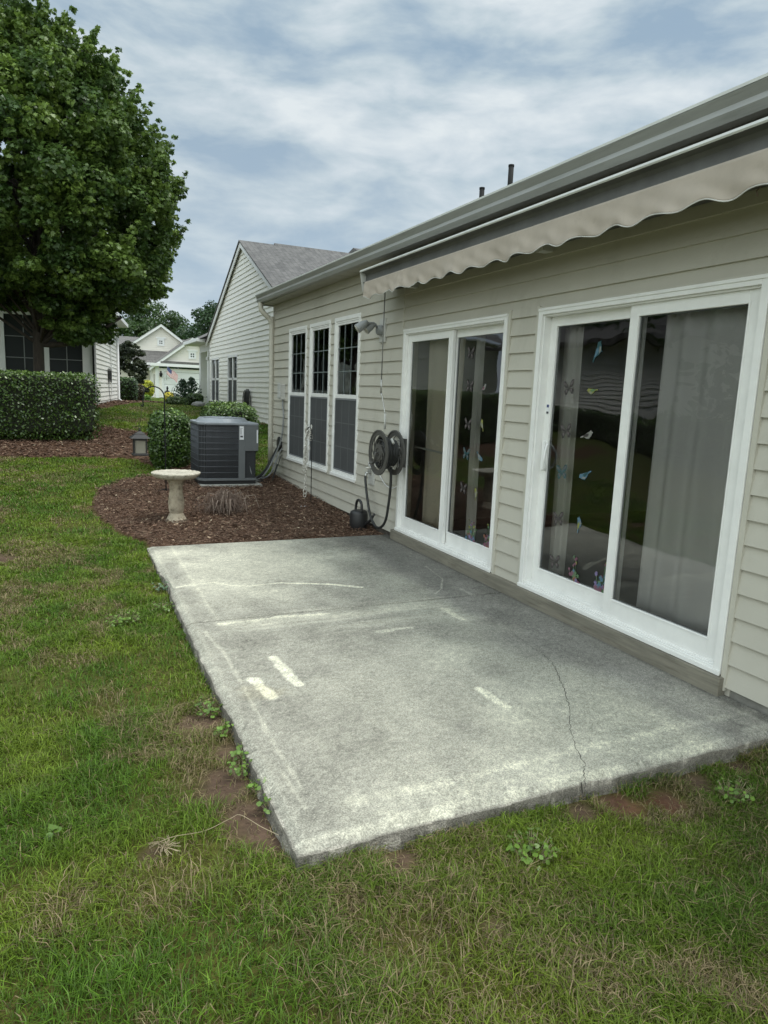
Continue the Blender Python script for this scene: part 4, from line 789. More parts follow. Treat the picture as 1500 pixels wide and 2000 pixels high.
# ------------------------------------------------------------------ shepherd's hook and lantern
sk = thing('shepherd_hook', 'tall thin black shepherd hook arching over the round shrub', 'garden hook', (-1.995, 9.9, .03))
ax, ay = -1.992, 9.9
arc = [(ax, ay, .0), (ax-.004, ay, .6), (ax-.008, ay, 1.3)]+[(ax-.008-.138+.138*math.cos(a), ay, 1.385+.142*math.sin(a)) for a in np.linspace(0, math.pi*.97, 16)]+[(ax-.286, ay, 1.33), (ax-.284, ay, 1.28), (ax-.292, ay, 1.255), (ax-.306, ay, 1.262), (ax-.312, ay, 1.285)]
mb = MB(); mb.tube(arc, .0085, 8); mb.build('rod', M['iron'], sk)
mb = MB(); mb.tube([(ax-.12, ay, .0), (ax-.11, ay, .10), (ax, ay, .12), (ax+.11, ay, .10), (ax+.12, ay, .0)], .007, 6); mb.build('foot_bar', M['iron'], sk)
LX, LY, LZ = -2.328, 9.9, .595
la = thing('lantern', 'dark metal candle lantern with frosted panes hanging from the shepherd hook', 'lantern', (LX, LY, LZ))
def sq(mb, r0, z0, r1, z1, mi=0):
    A = [(LX-r0, LY-r0, z0), (LX+r0, LY-r0, z0), (LX+r0, LY+r0, z0), (LX-r0, LY+r0, z0)]; B = [(LX-r1, LY-r1, z1), (LX+r1, LY-r1, z1), (LX+r1, LY+r1, z1), (LX-r1, LY+r1, z1)]
    for k in range(4): mb.face([A[k], A[(k+1) % 4], B[(k+1) % 4], B[k]], mi)
    mb.face(B, mi); mb.face(A[::-1], mi)
mb = MB(); sq(mb, .105, LZ, .105, LZ+.018); sq(mb, .09, LZ+.018, .085, LZ+.03); mb.build('base', M['bronze'], la)
mb = MB()
for sx in (-1, 1):
    for sy in (-1, 1): mb.box(LX+sx*.078-.008, LX+sx*.078+.008, LY+sy*.078-.008, LY+sy*.078+.008, LZ+.03, LZ+.235)
for s_ in (-1, 1): mb.box(LX-.078, LX+.078, LY+s_*.078-.006, LY+s_*.078+.006, LZ+.205, LZ+.2355); mb.box(LX+s_*.078-.006, LX+s_*.078+.006, LY-.078, LY+.078, LZ+.204, LZ+.2353)
mb.build('frame', M['bronze'], la)
mb = MB(); sq(mb, .066, LZ+.031, .066, LZ+.203); mb.build('frosted_pane', M['lamp_glass'], la)
mb = MB(); sq(mb, .128, LZ+.235, .12, LZ+.245); sq(mb, .118, LZ+.246, .062, LZ+.285); sq(mb, .066, LZ+.286, .058, LZ+.30); sq(mb, .05, LZ+.301, .02, LZ+.325); mb.lathe([(.004, .325), (.014, .332), (.016, .342), (.006, .352), (.012, .362), (.004, .374)], (LX, LY, LZ), 12); mb.build('roof', M['bronze'], la)
mb = MB(); mb.tube([(LX+.02*math.cos(a), LY, LZ+.385+.02*math.sin(a)) for a in np.linspace(0, 2*math.pi, 16)], .003, 5); mb.tube([(LX, LY, LZ+.404), (ax-.298, LY, 1.262)], .0018, 4); mb.build('hanging_ring', M['bronze'], la)
# ------------------------------------------------------------------ ring ornament on a stake
orn = thing('garden_ornament', 'thin garden stake with dangling silvery ring spinner in front of the windows', 'ornament', (-.22, 8.84, .02))
mb = MB(); mb.tube(smooth([(-.22, 8.84, -.03), (-.22, 8.85, .5), (-.22, 8.86, .9), (-.22, 8.88, 1.02), (-.22, 8.96, 1.07), (-.22, 9.05, 1.03), (-.22, 9.08, .94)]), .006, 7); mb.build('stake', M['iron'], orn)
mb = MB()
for i in range(54):
    t = i/53; z = 1.0-.92*t; w = .055*(1-t*.6); yy = 9.10+w*math.sin(i*1.9)+(.06*sst(0.4, .7, t) if t < .8 else -.03); xx = -.22+w*.6*math.cos(i*1.9); r = random.uniform(.014, .028)
    if i < 12: yy = 9.0+.075*math.cos(i*.62); z = .99+.075*math.sin(i*.62); r = .024
    if t > .62 and i % 3: continue
    a0 = random.uniform(0, 3.14); mb.tube([(xx+r*math.cos(a)*math.sin(a0), yy+r*math.cos(a)*math.cos(a0), z+1.5*r*math.sin(a)) for a in np.linspace(0, 2*math.pi, 11)], .0058, 5, cap=False)
mb.tube([(-.22, 9.08, .94), (-.22, 9.11, .7), (-.22, 9.14, .5), (-.22, 9.06, .3), (-.22, 9.03, .12)], .002, 4); mb.build('ring_chain', M['silver'], orn)
# ------------------------------------------------------------------ neighbour house with the tall gable
NX = 1.5; NY0, NY1, NAP = 15.3, 25.45, 20.39; NZE, NZA = 3.24, 5.60
nb = thing('house', 'white sided house with tall gable behind the long beige house', 'house', (NX, 20.4, .6))
sl_ = (NZA-NZE)/(NAP-NY0); clipn = lambda z: (NY0, NY1) if z < NZE else (NY0+(z-NZE)/sl_, NY1-(z-NZE)*(NY1-NAP)/(NZA-NZE))
nbw = [(19.60, 21.0-.08), (22.36, 23.68)]
nw = [(onX(465, 740, NX)[1], onX(446, 740, NX)[1]), (onX(429.5, 740, NX)[1], onX(414, 740, NX)[1])]
NWZ = (1.04, 2.56)
mb = MB(); lap(mb, (NX, 0, 0), (0, 1, 0), (-1, 0, 0), NY0, NY1, .55, NZA, .1325, [(a, b, *NWZ) for a, b in nw], clipn, t=.022)
mb.face([(NX+.02, NY1, .4), (NX+9, NY1, .4), (NX+9, NY1, 3.2), (NX+.02, NY1, 3.2)]); mb.face([(NX+.02, NY0, .4), (NX+9, NY0, .4), (NX+9, NY0, 3.2), (NX+.02, NY0, 3.2)])
mb.build('wall', M['siding_white'], nb)
mb = MB(); mb.box(NX+.0, NX+.2, NY0+.05, NY1-.05, .2, .58); mb.build('foundation', M['foundation_l'], nb)
mb = MB(); mb.box(NX-.02, NX, NY1-.09, NY1+.0, .5, NZE); mb.box(NX-.02, NX+.1, NY1, NY1+.02, .5, NZE); mb.build('corner_board', M['trim'], nb)
for (ya, za, yb, zb) in ((NY1+.28, NZE-.13, NAP, NZA), (NY0-.28, NZE-.13, NAP, NZA)):
    mb = MB(); mb.prism([(NX-.10, 0, .02), (NX-.10, 0, -.13), (NX-.07, 0, -.13), (NX-.07, 0, .02)], (0, ya, za), (0, yb, zb+.04)); mb.build('rake_board', M['trim'], nb)
    mb = MB(); mb.prism([(NX-.13, 0, .06), (NX-.13, 0, .025), (NX+9.6, 0, .025), (NX+9.6, 0, .06)], (0, ya, za), (0, yb+(.0), zb+.04)); mb.build('roof', M['roof'], nb)
mb = MB(); mb.prism([(0, -.12, -.01), (0, 0, .09), (0, .12, -.01)], (NX+.9, NAP, NZA+.05), (NX+9.4, NAP, NZA+.05)); mb.build('ridge_vent', M['roof'], nb)
for a, b in nw:
    mb = MB(); mb.ring(NX-.03, NX+.04, a, b, NWZ[0], NWZ[1], .07, .07, .07, .07); mid = (a+b)/2; mb.box(NX-.02, NX+.04, mid-.06, mid+.06, NWZ[0]+.07, NWZ[1]-.07); mb.box(NX-.02, NX+.04, a+.07, b-.07, 1.80, 1.87)
    w = mb.build('window', M['trim'], nb); mb = MB(); mb.face([(NX+.015, a+.05, NWZ[0]+.05), (NX+.015, b-.05, NWZ[0]+.05), (NX+.015, b-.05, NWZ[1]-.05), (NX+.015, a+.05, NWZ[1]-.05)]); mb.build('pane', M['darkglass'], w)
    mb = MB(); mb.box(NX-.008, NX+.01, a+.075, mid-.065, NWZ[0]+.075, 1.795); mb.box(NX-.008, NX+.01, mid+.065, b-.075, NWZ[0]+.075, 1.795); mb.build('screen', M['screen'], w)
# porch at the far corner with hipped eave
mb = MB(); ex0, ex1, ey0, ey1, ez = NX-.33, NX+2.5, NY1+.25, NY1+3.4, 3.17
mb.face([(ex0, ey0, ez+.09), (ex0, ey1, ez+.09), (ex0+1.3, ey1-1.3, ez+.8), (ex0+1.3, ey0-.5, ez+.8)]); mb.face([(ex0, ey1, ez+.09), (ex1, ey1, ez+.09), (ex1, ey1-1.3, ez+.8), (ex0+1.3, ey1-1.3, ez+.8)]); mb.face([(ex0, ey0-.0, ez+.09), (ex0+1.3, ey0-.0, ez+.8), (ex0+1.3, ey0-.5, ez+.8), (ex0+.1, ey0-.4, ez+.13)])
mb.build('porch_roof', M['roof_far'], nb)
mb = MB(); mb.box(ex0-.05, ex1, ey0, ey1, ez-.02, ez+.085); mb.box(ex0-.09, ex0-.051, ey0-.02, ey1+.05, ez-.01, ez+.11); mb.build('porch_eave', M['trim'], nb)
cx1 = NX+.25
mb = MB(); mb.box(cx1-.14, cx1+.16, NY1+.9, NY1+1.2, .7, ez-.3); mb.box(cx1-.18, cx1+.20, NY1+.86, NY1+1.24, .7, .95); mb.box(cx1-.18, cx1+.20, NY1+.86, NY1+1.24, 2.55, 2.65); mb.box(cx1-.14, cx1+.1, NY1+.3, NY1+2.8, ez-.3, ez-.02); mb.build('porch_column', M['trim'], nb)
mb = MB(); mb.box(cx1-.14, cx1+.16, NY1+2.6, NY1+2.9, .7, ez-.3); mb.build('porch_column', M['trim'], nb)
mb = MB(); y = onX(466, 790, NX)[1]; mb.tube([(NX-.0, y, 1.12), (NX-.09, y, 1.12), (NX-.10, y-.02, 1.05), (NX-.10, y-.02, .9)], .035, 8); mb.build('vent_pipe', M['trim'], nb)
hh = thing('garden_hose', 'dark hose looped on the white gable wall of the neighbouring house', 'hose', (NX-.06, 19.6, 1.3))
mb = MB(); py = onX(485, 780, NX-.06)
for k in range(9): o_ = random.uniform(-.03, .03); mb.tube([(NX-.06-.012*k, py[1]+(.10+.03*math.sin(k*2.1)+.10*(k % 2))*math.cos(a)+o_+(.10 if k % 2 else -.10), py[2]+o_+(.24+.03*math.sin(k))*math.sin(a)) for a in np.linspace(0, 2*math.pi, 24)], .013, 6, cap=False)
mb.tube([(NX-.05, py[1]-.05, py[2]+.2), (NX-.12, py[1]-.05, py[2]+.22)], .03, 8); mb.build('hose_coil', M['rubber'], hh)
# ------------------------------------------------------------------ left neighbour with dark sunroom windows (rotated)
LHR = -math.radians(8.2)
lh = thing('house', 'white neighbour house with dark sunroom windows behind the hedge and tree', 'house', (-2.45, 21.1, .85), LHR)
# local axes: +y runs back along the side wall, -x along the front
mb = MB(); lap(mb, (0, 0, 0), (0, 1, 0), (1, 0, 0), 0, 6.6, .05, 2.75, .1325, t=.024)
lap(mb, (0, 0, 0), (1, 0, 0), (0, -1, 0), -.33, 0.0, .05, 2.75, 3.0, t=.001); mb.box(-9, -.03, 6.5, 6.6, 0, 2.7)
HF = [(-.44, 1)]
lap(mb, (0, 0, 0), (1, 0, 0), (0, -1, 0), -9.0, -2.80, .05, 2.75, .1325, t=.024)
mb.build('wall', M['siding_white'], lh, world=False)
mb = MB(); mb.box(-2.80, 0, .0, .12, 0, .75); mb.box(-2.80, 0, 0.0, .12, 2.42, 2.75)
for a, b in ((-2.80, -2.25), (-1.36, -1.17)): mb.box(a, b, -.02, .12, .75, 2.42)
mb.box(-.33, -.02, -.03, .12, .75, 2.42)
mb.build('post', M['trim'], lh, world=False)
for a, b in ((-2.25, -1.36), (-1.17, -.33)):
    mb = MB(); mb.box(a, b, .02, .05, .75, 2.42); w = mb.build('window', M['sunroom_glass'], lh, world=False)
    mb = MB(); mid = (a+b)/2+.02; mb.box(mid-.011, mid+.011, .005, .019, .75, 2.42); mb.box(a, b, .004, .0185, 1.28, 1.30); mb.box(a, b, .004, .0185, 1.84, 1.86); mb.build('mullion', M['greyplastic'], w, world=False)
mb = MB(); mb.box(-.02, .022, -.045, -.001, 0, 2.75); mb.build('corner_trim', M['trim'], lh, world=False)
mb = MB(); mb.box(-.07, -.024, -.09, -.045, .05, 2.75); mb.build('downspout', M['iron'], lh, world=False)
mb = MB(); mb.box(-.02, .035, 6.48, 6.62, 0, 2.75); mb.tube([(.06, 6.55, 2.7), (.06, 6.55, .15), (.2, 6.5, .03)], .05, 8); mb.build('downspout', M['trim'], lh, world=False)
mb = MB(); mb.box(-9.3, .35, -.35, 6.95, 2.75, 2.80); mb.box(.35, .42, -.4, 7.0, 2.76, 2.88); mb.build('eave', M['trim'], lh, world=False)
mb = MB(); mb.face([(.4, -.4, 2.88), (.4, 7, 2.88), (-3, 3.3, 4.4)]); mb.face([(.4, -.4, 2.88), (-3, 3.3, 4.4), (-9.3, 3.3, 4.4), (-9.3, -.4, 2.88)]); mb.face([(.4, 7, 2.88), (-9.3, 7, 2.88), (-9.3, 3.3, 4.4), (-3, 3.3, 4.4)]); mb.build('roof', M['roof_far'], lh, world=False)
mb = MB()
for k in range(3): mb.tube([(.05+.01*k, 3.0+.35*k+.12*math.cos(a), .95+.22*math.sin(a)) for a in np.linspace(0, 2*math.pi, 18)], .012, 5, cap=False)
mb.tube([(.04, 3.2, .9), (.05, 3.1, .5), (.06, 3.35, .1)], .010, 5); hz2 = mb.build('garden_hose', M['rubber']); hz2.location = (-2.45, 21.1, .85); hz2.rotation_euler = (0, 0, LHR)
tag(hz2, 'dark hose and cables hanging on the side wall behind the long hedge', 'hose')
mb = MB(); mb.box(.018, .05, 4.1, 4.2, .3, 2.5); mb.build('conduit', M['trim'], lh, world=False)
# house beyond the left edge of the frame, seen in the door glass
lw = thing('house', 'white sided house outside the left edge, seen only as reflection in the doors', 'house', (-11.8, 16.4, .5), math.radians(-8))
mb = MB(); lap(mb, (0, 0, 0), (0, 1, 0), (1, 0, 0), -3.0, 5, 0, 2.9, .1325, [(2.9, 4.0, .9, 2.2)], t=.024); mb.box(-6, -.03, -3.0, -2.9, 0, 2.9); mb.build('wall', M['siding_white'], lw, world=False)
for a in (2.9,):
    mb = MB(); mb.ring(-.02, .05, a, a+1.1, .9, 2.2, .08, .08, .08, .08); w = mb.build('window', M['trim'], lw, world=False); mb = MB(); mb.box(-.03, 0, a+.08, a+1.02, .98, 2.12); mb.build('pane', M['darkglass'], w, world=False)
mb = MB(); mb.prism([(.45, 0, 2.8), (.45, 0, 2.95), (-4, 0, 4.9), (-8, 0, 2.95), (-8, 0, 2.8)], (0, -3.4, 0), (0, 5.4, 0)); mb.build('roof', M['roof_far'], lw, world=False)
# ------------------------------------------------------------------ far house with garage
FH = 62.0
def fy(px, py, y=FH): return onY(px, py, y)
fh = thing('house', 'cream house with white garage door and two gables at the end of the lawn', 'house', (6.5, 64, .55))
def gable(mb, A, L, R, y, zb, e=.17, mi=0):
    # A apex (x,z), L and R eaves (x,z); wall down to zb
    def cl(z):
        if z < min(L[1], R[1]): return (L[0], R[0])
        return (L[0]+(A[0]-L[0])*(z-L[1])/(A[1]-L[1]), R[0]+(A[0]-R[0])*(z-R[1])/(A[1]-R[1]))
    lap(mb, (0, y, 0), (1, 0, 0), (0, -1, 0), L[0], R[0], zb, A[1], e, (), cl, t=.022, mi=mi)
mb = MB(); gA, gL, gR = (6.75, 5.60), (3.62, 3.22), (9.88, 3.22)
gable(mb, gA, gL, gR, FH, 3.62); lap(mb, (0, FH, 0), (1, 0, 0), (0, -1, 0), 3.75, 9.8, .55, 3.0, .17, [(4.35, 9.25, .5, 2.72)], t=.02)
mb.face([(3.75, FH, .5), (3.75, FH+5, .5), (3.75, FH+5, 3.2), (3.75, FH, 3.2)])
bA, bL, bR = (4.65, 6.85), (2.0, 4.95), (7.3, 4.95)
gable(mb, bA, bL, bR, 66, 4.55); lap(mb, (0, 67, 0), (1, 0, 0), (0, -1, 0), -6, 3.9, .5, 3.3, .17, t=.02)
mb.build('wall', M['siding_cream'], fh)
def rake(A, L, R, y, w=.24, d=.12):
    for E2 in (L, R):
        s_ = (A[1]-E2[1])/(A[0]-E2[0]); dx = -.42 if E2[0] < A[0] else .42
        a = np.array([E2[0]+dx, y, E2[1]+s_*dx]); b = np.array([A[0], y, A[1]]); mb = MB(); mb.prism([(0, -d, .10), (0, -d, .10-w), (0, 0, .10-w), (0, 0, .10)], a, b); mb.build('rake_board', M['trim'], fh)
rake(gA, gL, gR, FH-.25); rake(bA, bL, bR, 65.75)
mb = MB()
for A, L, R, y0, y1 in ((gA, gL, gR, FH-.4, FH+8), (bA, bL, bR, 65.6, 74)):
    for E2 in (L, R):
        s_ = (A[1]-E2[1])/(A[0]-E2[0]); dx = -.45 if E2[0] < A[0] else .45; e_ = (E2[0]+dx, E2[1]+s_*dx)
        mb.face([(e_[0], y0, e_[1]+.12), (A[0], y0, A[1]+.12), (A[0], y1, A[1]+.12), (e_[0], y1, e_[1]+.12)])
mb.face([(-6, 66.6, 3.35), (3.7, 65.2, 3.42), (3.7, 67, 4.6), (-6, 70, 5.9)]); mb.face([(2.2, 65.0, 3.45), (6.0, 65.0, 3.45), (6.0, 66, 4.62), (2.2, 66, 4.62)]); mb.face([(-6, 68, 4.6), (12, 68, 4.6), (12, 72, 6.15), (-6, 72, 6.0)])
mb.box(4.1, 9.9, FH-.45, FH-.06, 3.42, 3.58)
mb.build('roof', M['roof_far'], fh)
mb = MB(); mb.box(3.3, 10.2, FH-.5, FH-.02, 3.16, 3.40); mb.box(2.0, 3.9, 64.6, 64.9, 3.3, 3.5); mb.box(2.1, 3.6, 64.9, 65.2, 2.85, 3.3); mb.build('frieze', M['trim'], fh)
mb = MB(); mb.box(3.70, 3.98, FH-.05, FH+.05, .5, 3.16); mb.build('corner_board', M['trim'], fh)
mb = MB(); mb.box(3.55, 3.75, FH+2.5, FH+2.8, .5, 3.3); mb.build('corner_board', M['trim'], fh)
mb = MB(); mb.box(3.72, 3.75, FH+1.2, FH+1.6, .9, 2.5); mb.build('side_window', M['darkglass'], fh)
mb = MB(); mb.box(4.2, 4.36, FH-.06, FH, .55, 2.72); mb.box(4.2, 9.4, FH-.06, FH, 2.72, 2.92); mb.build('garage_trim', M['trim'], fh)
mb = MB()
for k in range(4):
    z = .58+.535*k; mb.box(4.36, 9.25, FH+.02, FH+.06, z, z+.52)
    for q_ in range(8): mb.box(4.42+.605*q_, 4.95+.605*q_, FH+.005, FH+.02, z+.08, z+.44)
mb.build('garage_door', M['garage'], fh)
def fwin(x0, x1, z0, z1, y, tw):
    mb = MB(); mb.ring(0, .06, 0, x1-x0, z0, z1, tw, tw, tw, tw); 
    V = [(x0+p[1], y-.07+p[0], p[2]) for p in mb.v]; mb.v = V; mb.box(x0-.12, x1+.12, y-.09, y-.01, z1, z1+.12); w = mb.build('window', M['trim'], fh)
    mb = MB(); mb.box(x0+tw, x1-tw, y-.03, y-.025, z0+tw, z1-tw); mb.build('pane', M['darkglass'], w)
    mb = MB(); xm = (x0+x1)/2; mb.box(xm-.03, xm+.03, y-.045, y-.031, z0+tw, z1-tw); zm = (z0+z1)/2; mb.box(x0+tw, x1-tw, y-.044, y-.032, zm-.03, zm+.03); mb.build('muntin', M['trim'], w)
p, q = fy(368, 686), fy(383, 702); fwin(p[0], q[0], q[2], p[2], FH, .17); p, q = fy(307, 661, 66), fy(321, 676, 66); fwin(p[0], q[0], q[2], p[2], 66, .17); p, q = fy(267, 724, 67), fy(284, 750, 67); fwin(p[0], q[0], q[2], p[2], 67, .14)
mb = MB(); p = fy(262, 735, 67); mb.box(p[0]-.12, p[0]+.15, 66.9, 66.95, q[2], q[2]+1.2); mb.build('shutter', M['trim'], fh)
p = fy(314, 732); mb = MB(); mb.tube([(p[0], FH-.15, p[2]-.18), (p[0], FH-.15, p[2]-.05), (p[0], FH-.15, p[2]+.1), (p[0], FH-.15, p[2]+.2)], [.07, .11, .13, .03], 8); mb.box(p[0]-.05, p[0]+.05, FH-.12, FH-.02, p[2]+.1, p[2]+.3); mb.build('wall_lamp', M['iron'], fh)
# flag on the garage
flg = thing('flag', 'small stars and stripes flag on a slanted pole above the garage door', 'flag', tuple(fy(325, 740)))
p0, p1 = fy(327, 716, FH-1.0), fy(350, 734, FH-1.9)
mb = MB(); a = fy(325, 742, FH-.05); mb.tube([a, p0], .02, 6); mb.build('pole', M['palegrey'], flg)
mb = MB(); Ld = (p1-p0); Ld = Ld/np.linalg.norm(Ld); dn = np.array([-.12, 0, -1.0]); dn = dn/np.linalg.norm(dn); Lf, Hf = 1.28, .62
for k in range(13):
    for c in range(12):
        u0, u1 = Lf*c/12, Lf*(c+1)/12; v0, v1 = Hf*k/13, Hf*(k+1)/13; wv = lambda u, v: np.array([0, .05*math.sin(u*7), .03*math.sin(u*8+1)])
        mi = 2 if (c < 5 and k < 7) else (0 if k % 2 == 0 else 1)
        P = lambda u, v: p0+Ld*u+dn*v+wv(u, v); mb.face([P(u0, v0), P(u1, v0), P(u1, v1), P(u0, v1)], mi)
for r_ in range(4):
    for c in range(5):
        u, v = .06+.10*c, .05+.085*r_; P = lambda u, v: p0+Ld*u+dn*v+np.array([0, .05*math.sin(u*7)-.012, .03*math.sin(u*8+1)]); mb.face([P(u+.014*(1 if k % 2 == 0 else .45)*math.cos(math.pi*k/5), v+.014*(1 if k % 2 == 0 else .45)*math.sin(math.pi*k/5)) for k in range(10)], 1)
mb.build('cloth', [M['red'], M['flagwhite'], M['blue']], flg)
p = fy(327, 774, 58); un = thing('garden_urn', 'black finial shaped urn in front of the white garage door', 'urn', (p[0], 58, p[2]))
mb = MB(); mb.lathe([(.16, 0), (.2, .08), (.24, .3), (.2, .42), (.08, .5), (.06, .62), (.1, .68), (.05, .8), (.02, .86)], (p[0], 58, p[2]-.05), 14); mb.build('urn_body', M['iron'], un)
# rear roof piece above the gutter
mb = MB(); P1, P2, P3 = onX(655, 501, 6), onX(690, 484, 6), onX(700, 488, 6); mb.prism([(0, P1[1], P1[2]-.35), (0, P2[1], P2[2]), (0, P3[1]-.8, P3[2]-.35)], (6, 0, 0), (8.8, 0, 0)); mb.build('rear_gable', M['roof'], nb)
# ------------------------------------------------------------------ foliage
LEAF_M = np.array([(0, -.5), (.16, -.30), (.50, -.28), (.34, -.02), (.52, .20), (.20, .18), (0, .55), (-.20, .18), (-.52, .20), (-.34, -.02), (-.50, -.28), (-.16, -.30)])
LEAF_O = np.array([(0, -.5), (.26, -.12), (.24, .2), (0, .5), (-.24, .2), (-.26, -.12)])
def leaf_mesh(name, C, Nrm, size, col, shape, parent, material, jitter=.6, flat=.0):
    n = len(C); Nrm = Nrm+rng.normal(0, jitter, (n, 3)); Nrm /= np.linalg.norm(Nrm, axis=1)[:, None]+1e-9
    A = np.cross(Nrm, rng.normal(0, 1, (n, 3))); A /= np.linalg.norm(A, axis=1)[:, None]+1e-9; B = np.cross(Nrm, A)
    k = len(shape); sz = (size*rng.uniform(.65, 1.25, n))[:, None, None]
    bend = -(np.abs(shape[:, 0])**1.5)*.35
    V = C[:, None]+sz*(A[:, None]*shape[None, :, 0:1]+B[:, None]*shape[None, :, 1:2]+Nrm[:, None]*bend[None, :, None])
    F = np.arange(n*k).reshape(n, k); cc_ = np.repeat(col, k, axis=0)
    return np_mesh(name, (V.reshape(-1, 3)-rootloc(parent)), F, material, parent, col=cc_)
def crown(root, centers, radii, per, size, cols, shape, mat_, squash=.75, droop=.25, dens=None):
    C = []; Nn = []; K = []
    for i, (c, r) in enumerate(zip(centers, radii)):
        n = int(per*(r/np.mean(radii))**2); d = rng.normal(0, 1, (n, 3)); d /= np.linalg.norm(d, axis=1)[:, None]; rad = r*rng.uniform(.35, 1.0, n)**.5
        p = c+d*rad[:, None]*np.array([1, 1, squash]); p[:, 2] -= droop*r*(np.hypot(d[:, 0], d[:, 1])**2)*.5
        C.append(p); Nn.append(d*.7+np.array([0, 0, .75])); base = cols[0]+(cols[1]-cols[0])*rng.random(); 
        top = np.clip((d[:, 2]+.2), 0, 1)[:, None]
        K.append(base*rng.uniform(.7, 1.3, (n, 1))*np.array([1, 1, 1])*(1+0*top))
    return leaf_mesh('crown', np.vstack(C), np.vstack(Nn), size, np.clip(np.vstack(K), 0, 1), shape, root, mat_)
def limb(mb, a, b, r0, r1, sag=.1, n=6):
    a = np.array(a); b = np.array(b); L = np.linalg.norm(b-a); o1 = rng.normal(0, .05, 3)*L; pts = []
    for i in range(n+1):
        t = i/n; pts.append(a+(b-a)*t+o1*math.sin(math.pi*t)+np.array([0, 0, sag*L*math.sin(math.pi*t)]))
    mb.tube(pts, [r0+(r1-r0)*i/n for i in range(n+1)], 7)
TX, TY = -3.76, 17.3; TZ = float(G(TX, TY))
tr = thing('maple_tree', 'large dark green maple tree behind the long hedge at left', 'tree', (TX, TY, TZ))
prof = np.array([(2.2, 1.3), (3.16, 1.75), (3.58, 2.55), (3.91, 2.86), (4.5, 3.0), (5.8, 3.0), (6.5, 2.8), (6.93, 2.55), (7.28, 2.2), (7.9, 1.95), (8.10, 1.55), (8.35, .90), (8.55, .55), (8.8, .15)])
cs = []; rs = []
tries = 0
while len(cs) < 330 and tries < 60000:
    tries += 1; z = rng.uniform(2.3, 8.6); R = np.interp(z, prof[:, 0], prof[:, 1]); a = rng.uniform(0, 2*math.pi); rr = R*math.sqrt(rng.uniform(.12, 1)); r = rng.uniform(.24, .50)*(1 if R > 1 else .6)
    R2 = R*(1+.07*math.sin(3*a+z)+.10*math.sin(7*a-2.6*z)+.05*math.sin(11*a+4*z)); 
    R3 = np.interp(z+r*.6, prof[:, 0], prof[:, 1])
    if rr+r*.75 > min(R2, R3+.25)+.05 and rng.random() > .05: continue
    if rng.random() > (.35+R/3.6): continue
    c = np.array([TX-.10*max(0, z-7)+rr*math.cos(a), TY+rr*math.sin(a), z])
    if z-r*.7 < (3.05 if c[0] < TX-.1 else 2.75 if c[0] < TX+.7 else 2.25)-.12*min(0, c[1]-TY)*0+.10*max(0, TY-c[1]): continue
    if cs and min(np.linalg.norm(np.array(cs[-150:])-c, axis=1)) < .20: continue
    cs.append(c); rs.append(r)
for k in range(900):      # sprigs that break the outline
    z = rng.uniform(2.4, 8.6); R = np.interp(z, prof[:, 0], prof[:, 1]); a = rng.uniform(0, 2*math.pi); z = max(z, (3.3 if math.cos(a) < .1 else 2.6)+.1*max(0, -R*math.sin(a))); up = .45 if z > 4 else -.1
    R *= rng.uniform(.72, 1.0); [(cs.append(np.array([TX-.10*max(0, z-7)+(R-.10+.11*q)*math.cos(a), TY+(R-.10+.11*q)*math.sin(a), z+up*.34*q])), rs.append(.17-.035*q)) for q in range(4)]
mb = MB(); top = np.array([TX-.3, TY, 7.6]); tp = [np.array([TX, TY, TZ-.1]), np.array([TX, TY, TZ+.3]), np.array([TX+.02, TY, 2.6]), np.array([TX+.05, TY, 4.0]), np.array([TX+.12, TY, 6.5]), top]
mb.tube(tp, [.15, .125, .105, .095, .06, .02], 12); mb.build('trunk', M['bark'], tr)
mb = MB(); limb(mb, (TX, TY, 2.35), (TX+1.75, TY-.1, 3.05), .075, .03, -.06); 
for i in range(0, 330, 4):
    c = cs[i]; z0 = max(2.3, min(9, c[2]-.55*np.hypot(c[0]-TX, c[1]-TY)-.3)); limb(mb, (TX+.05, TY, z0), c, .035, .008, .08)
mb.build('limbs', M['bark'], tr)
crown(tr, cs, rs, 48, .088, (np.array([.060, .115, .028]), np.array([.185, .275, .055])), LEAF_M, M['leaf'])
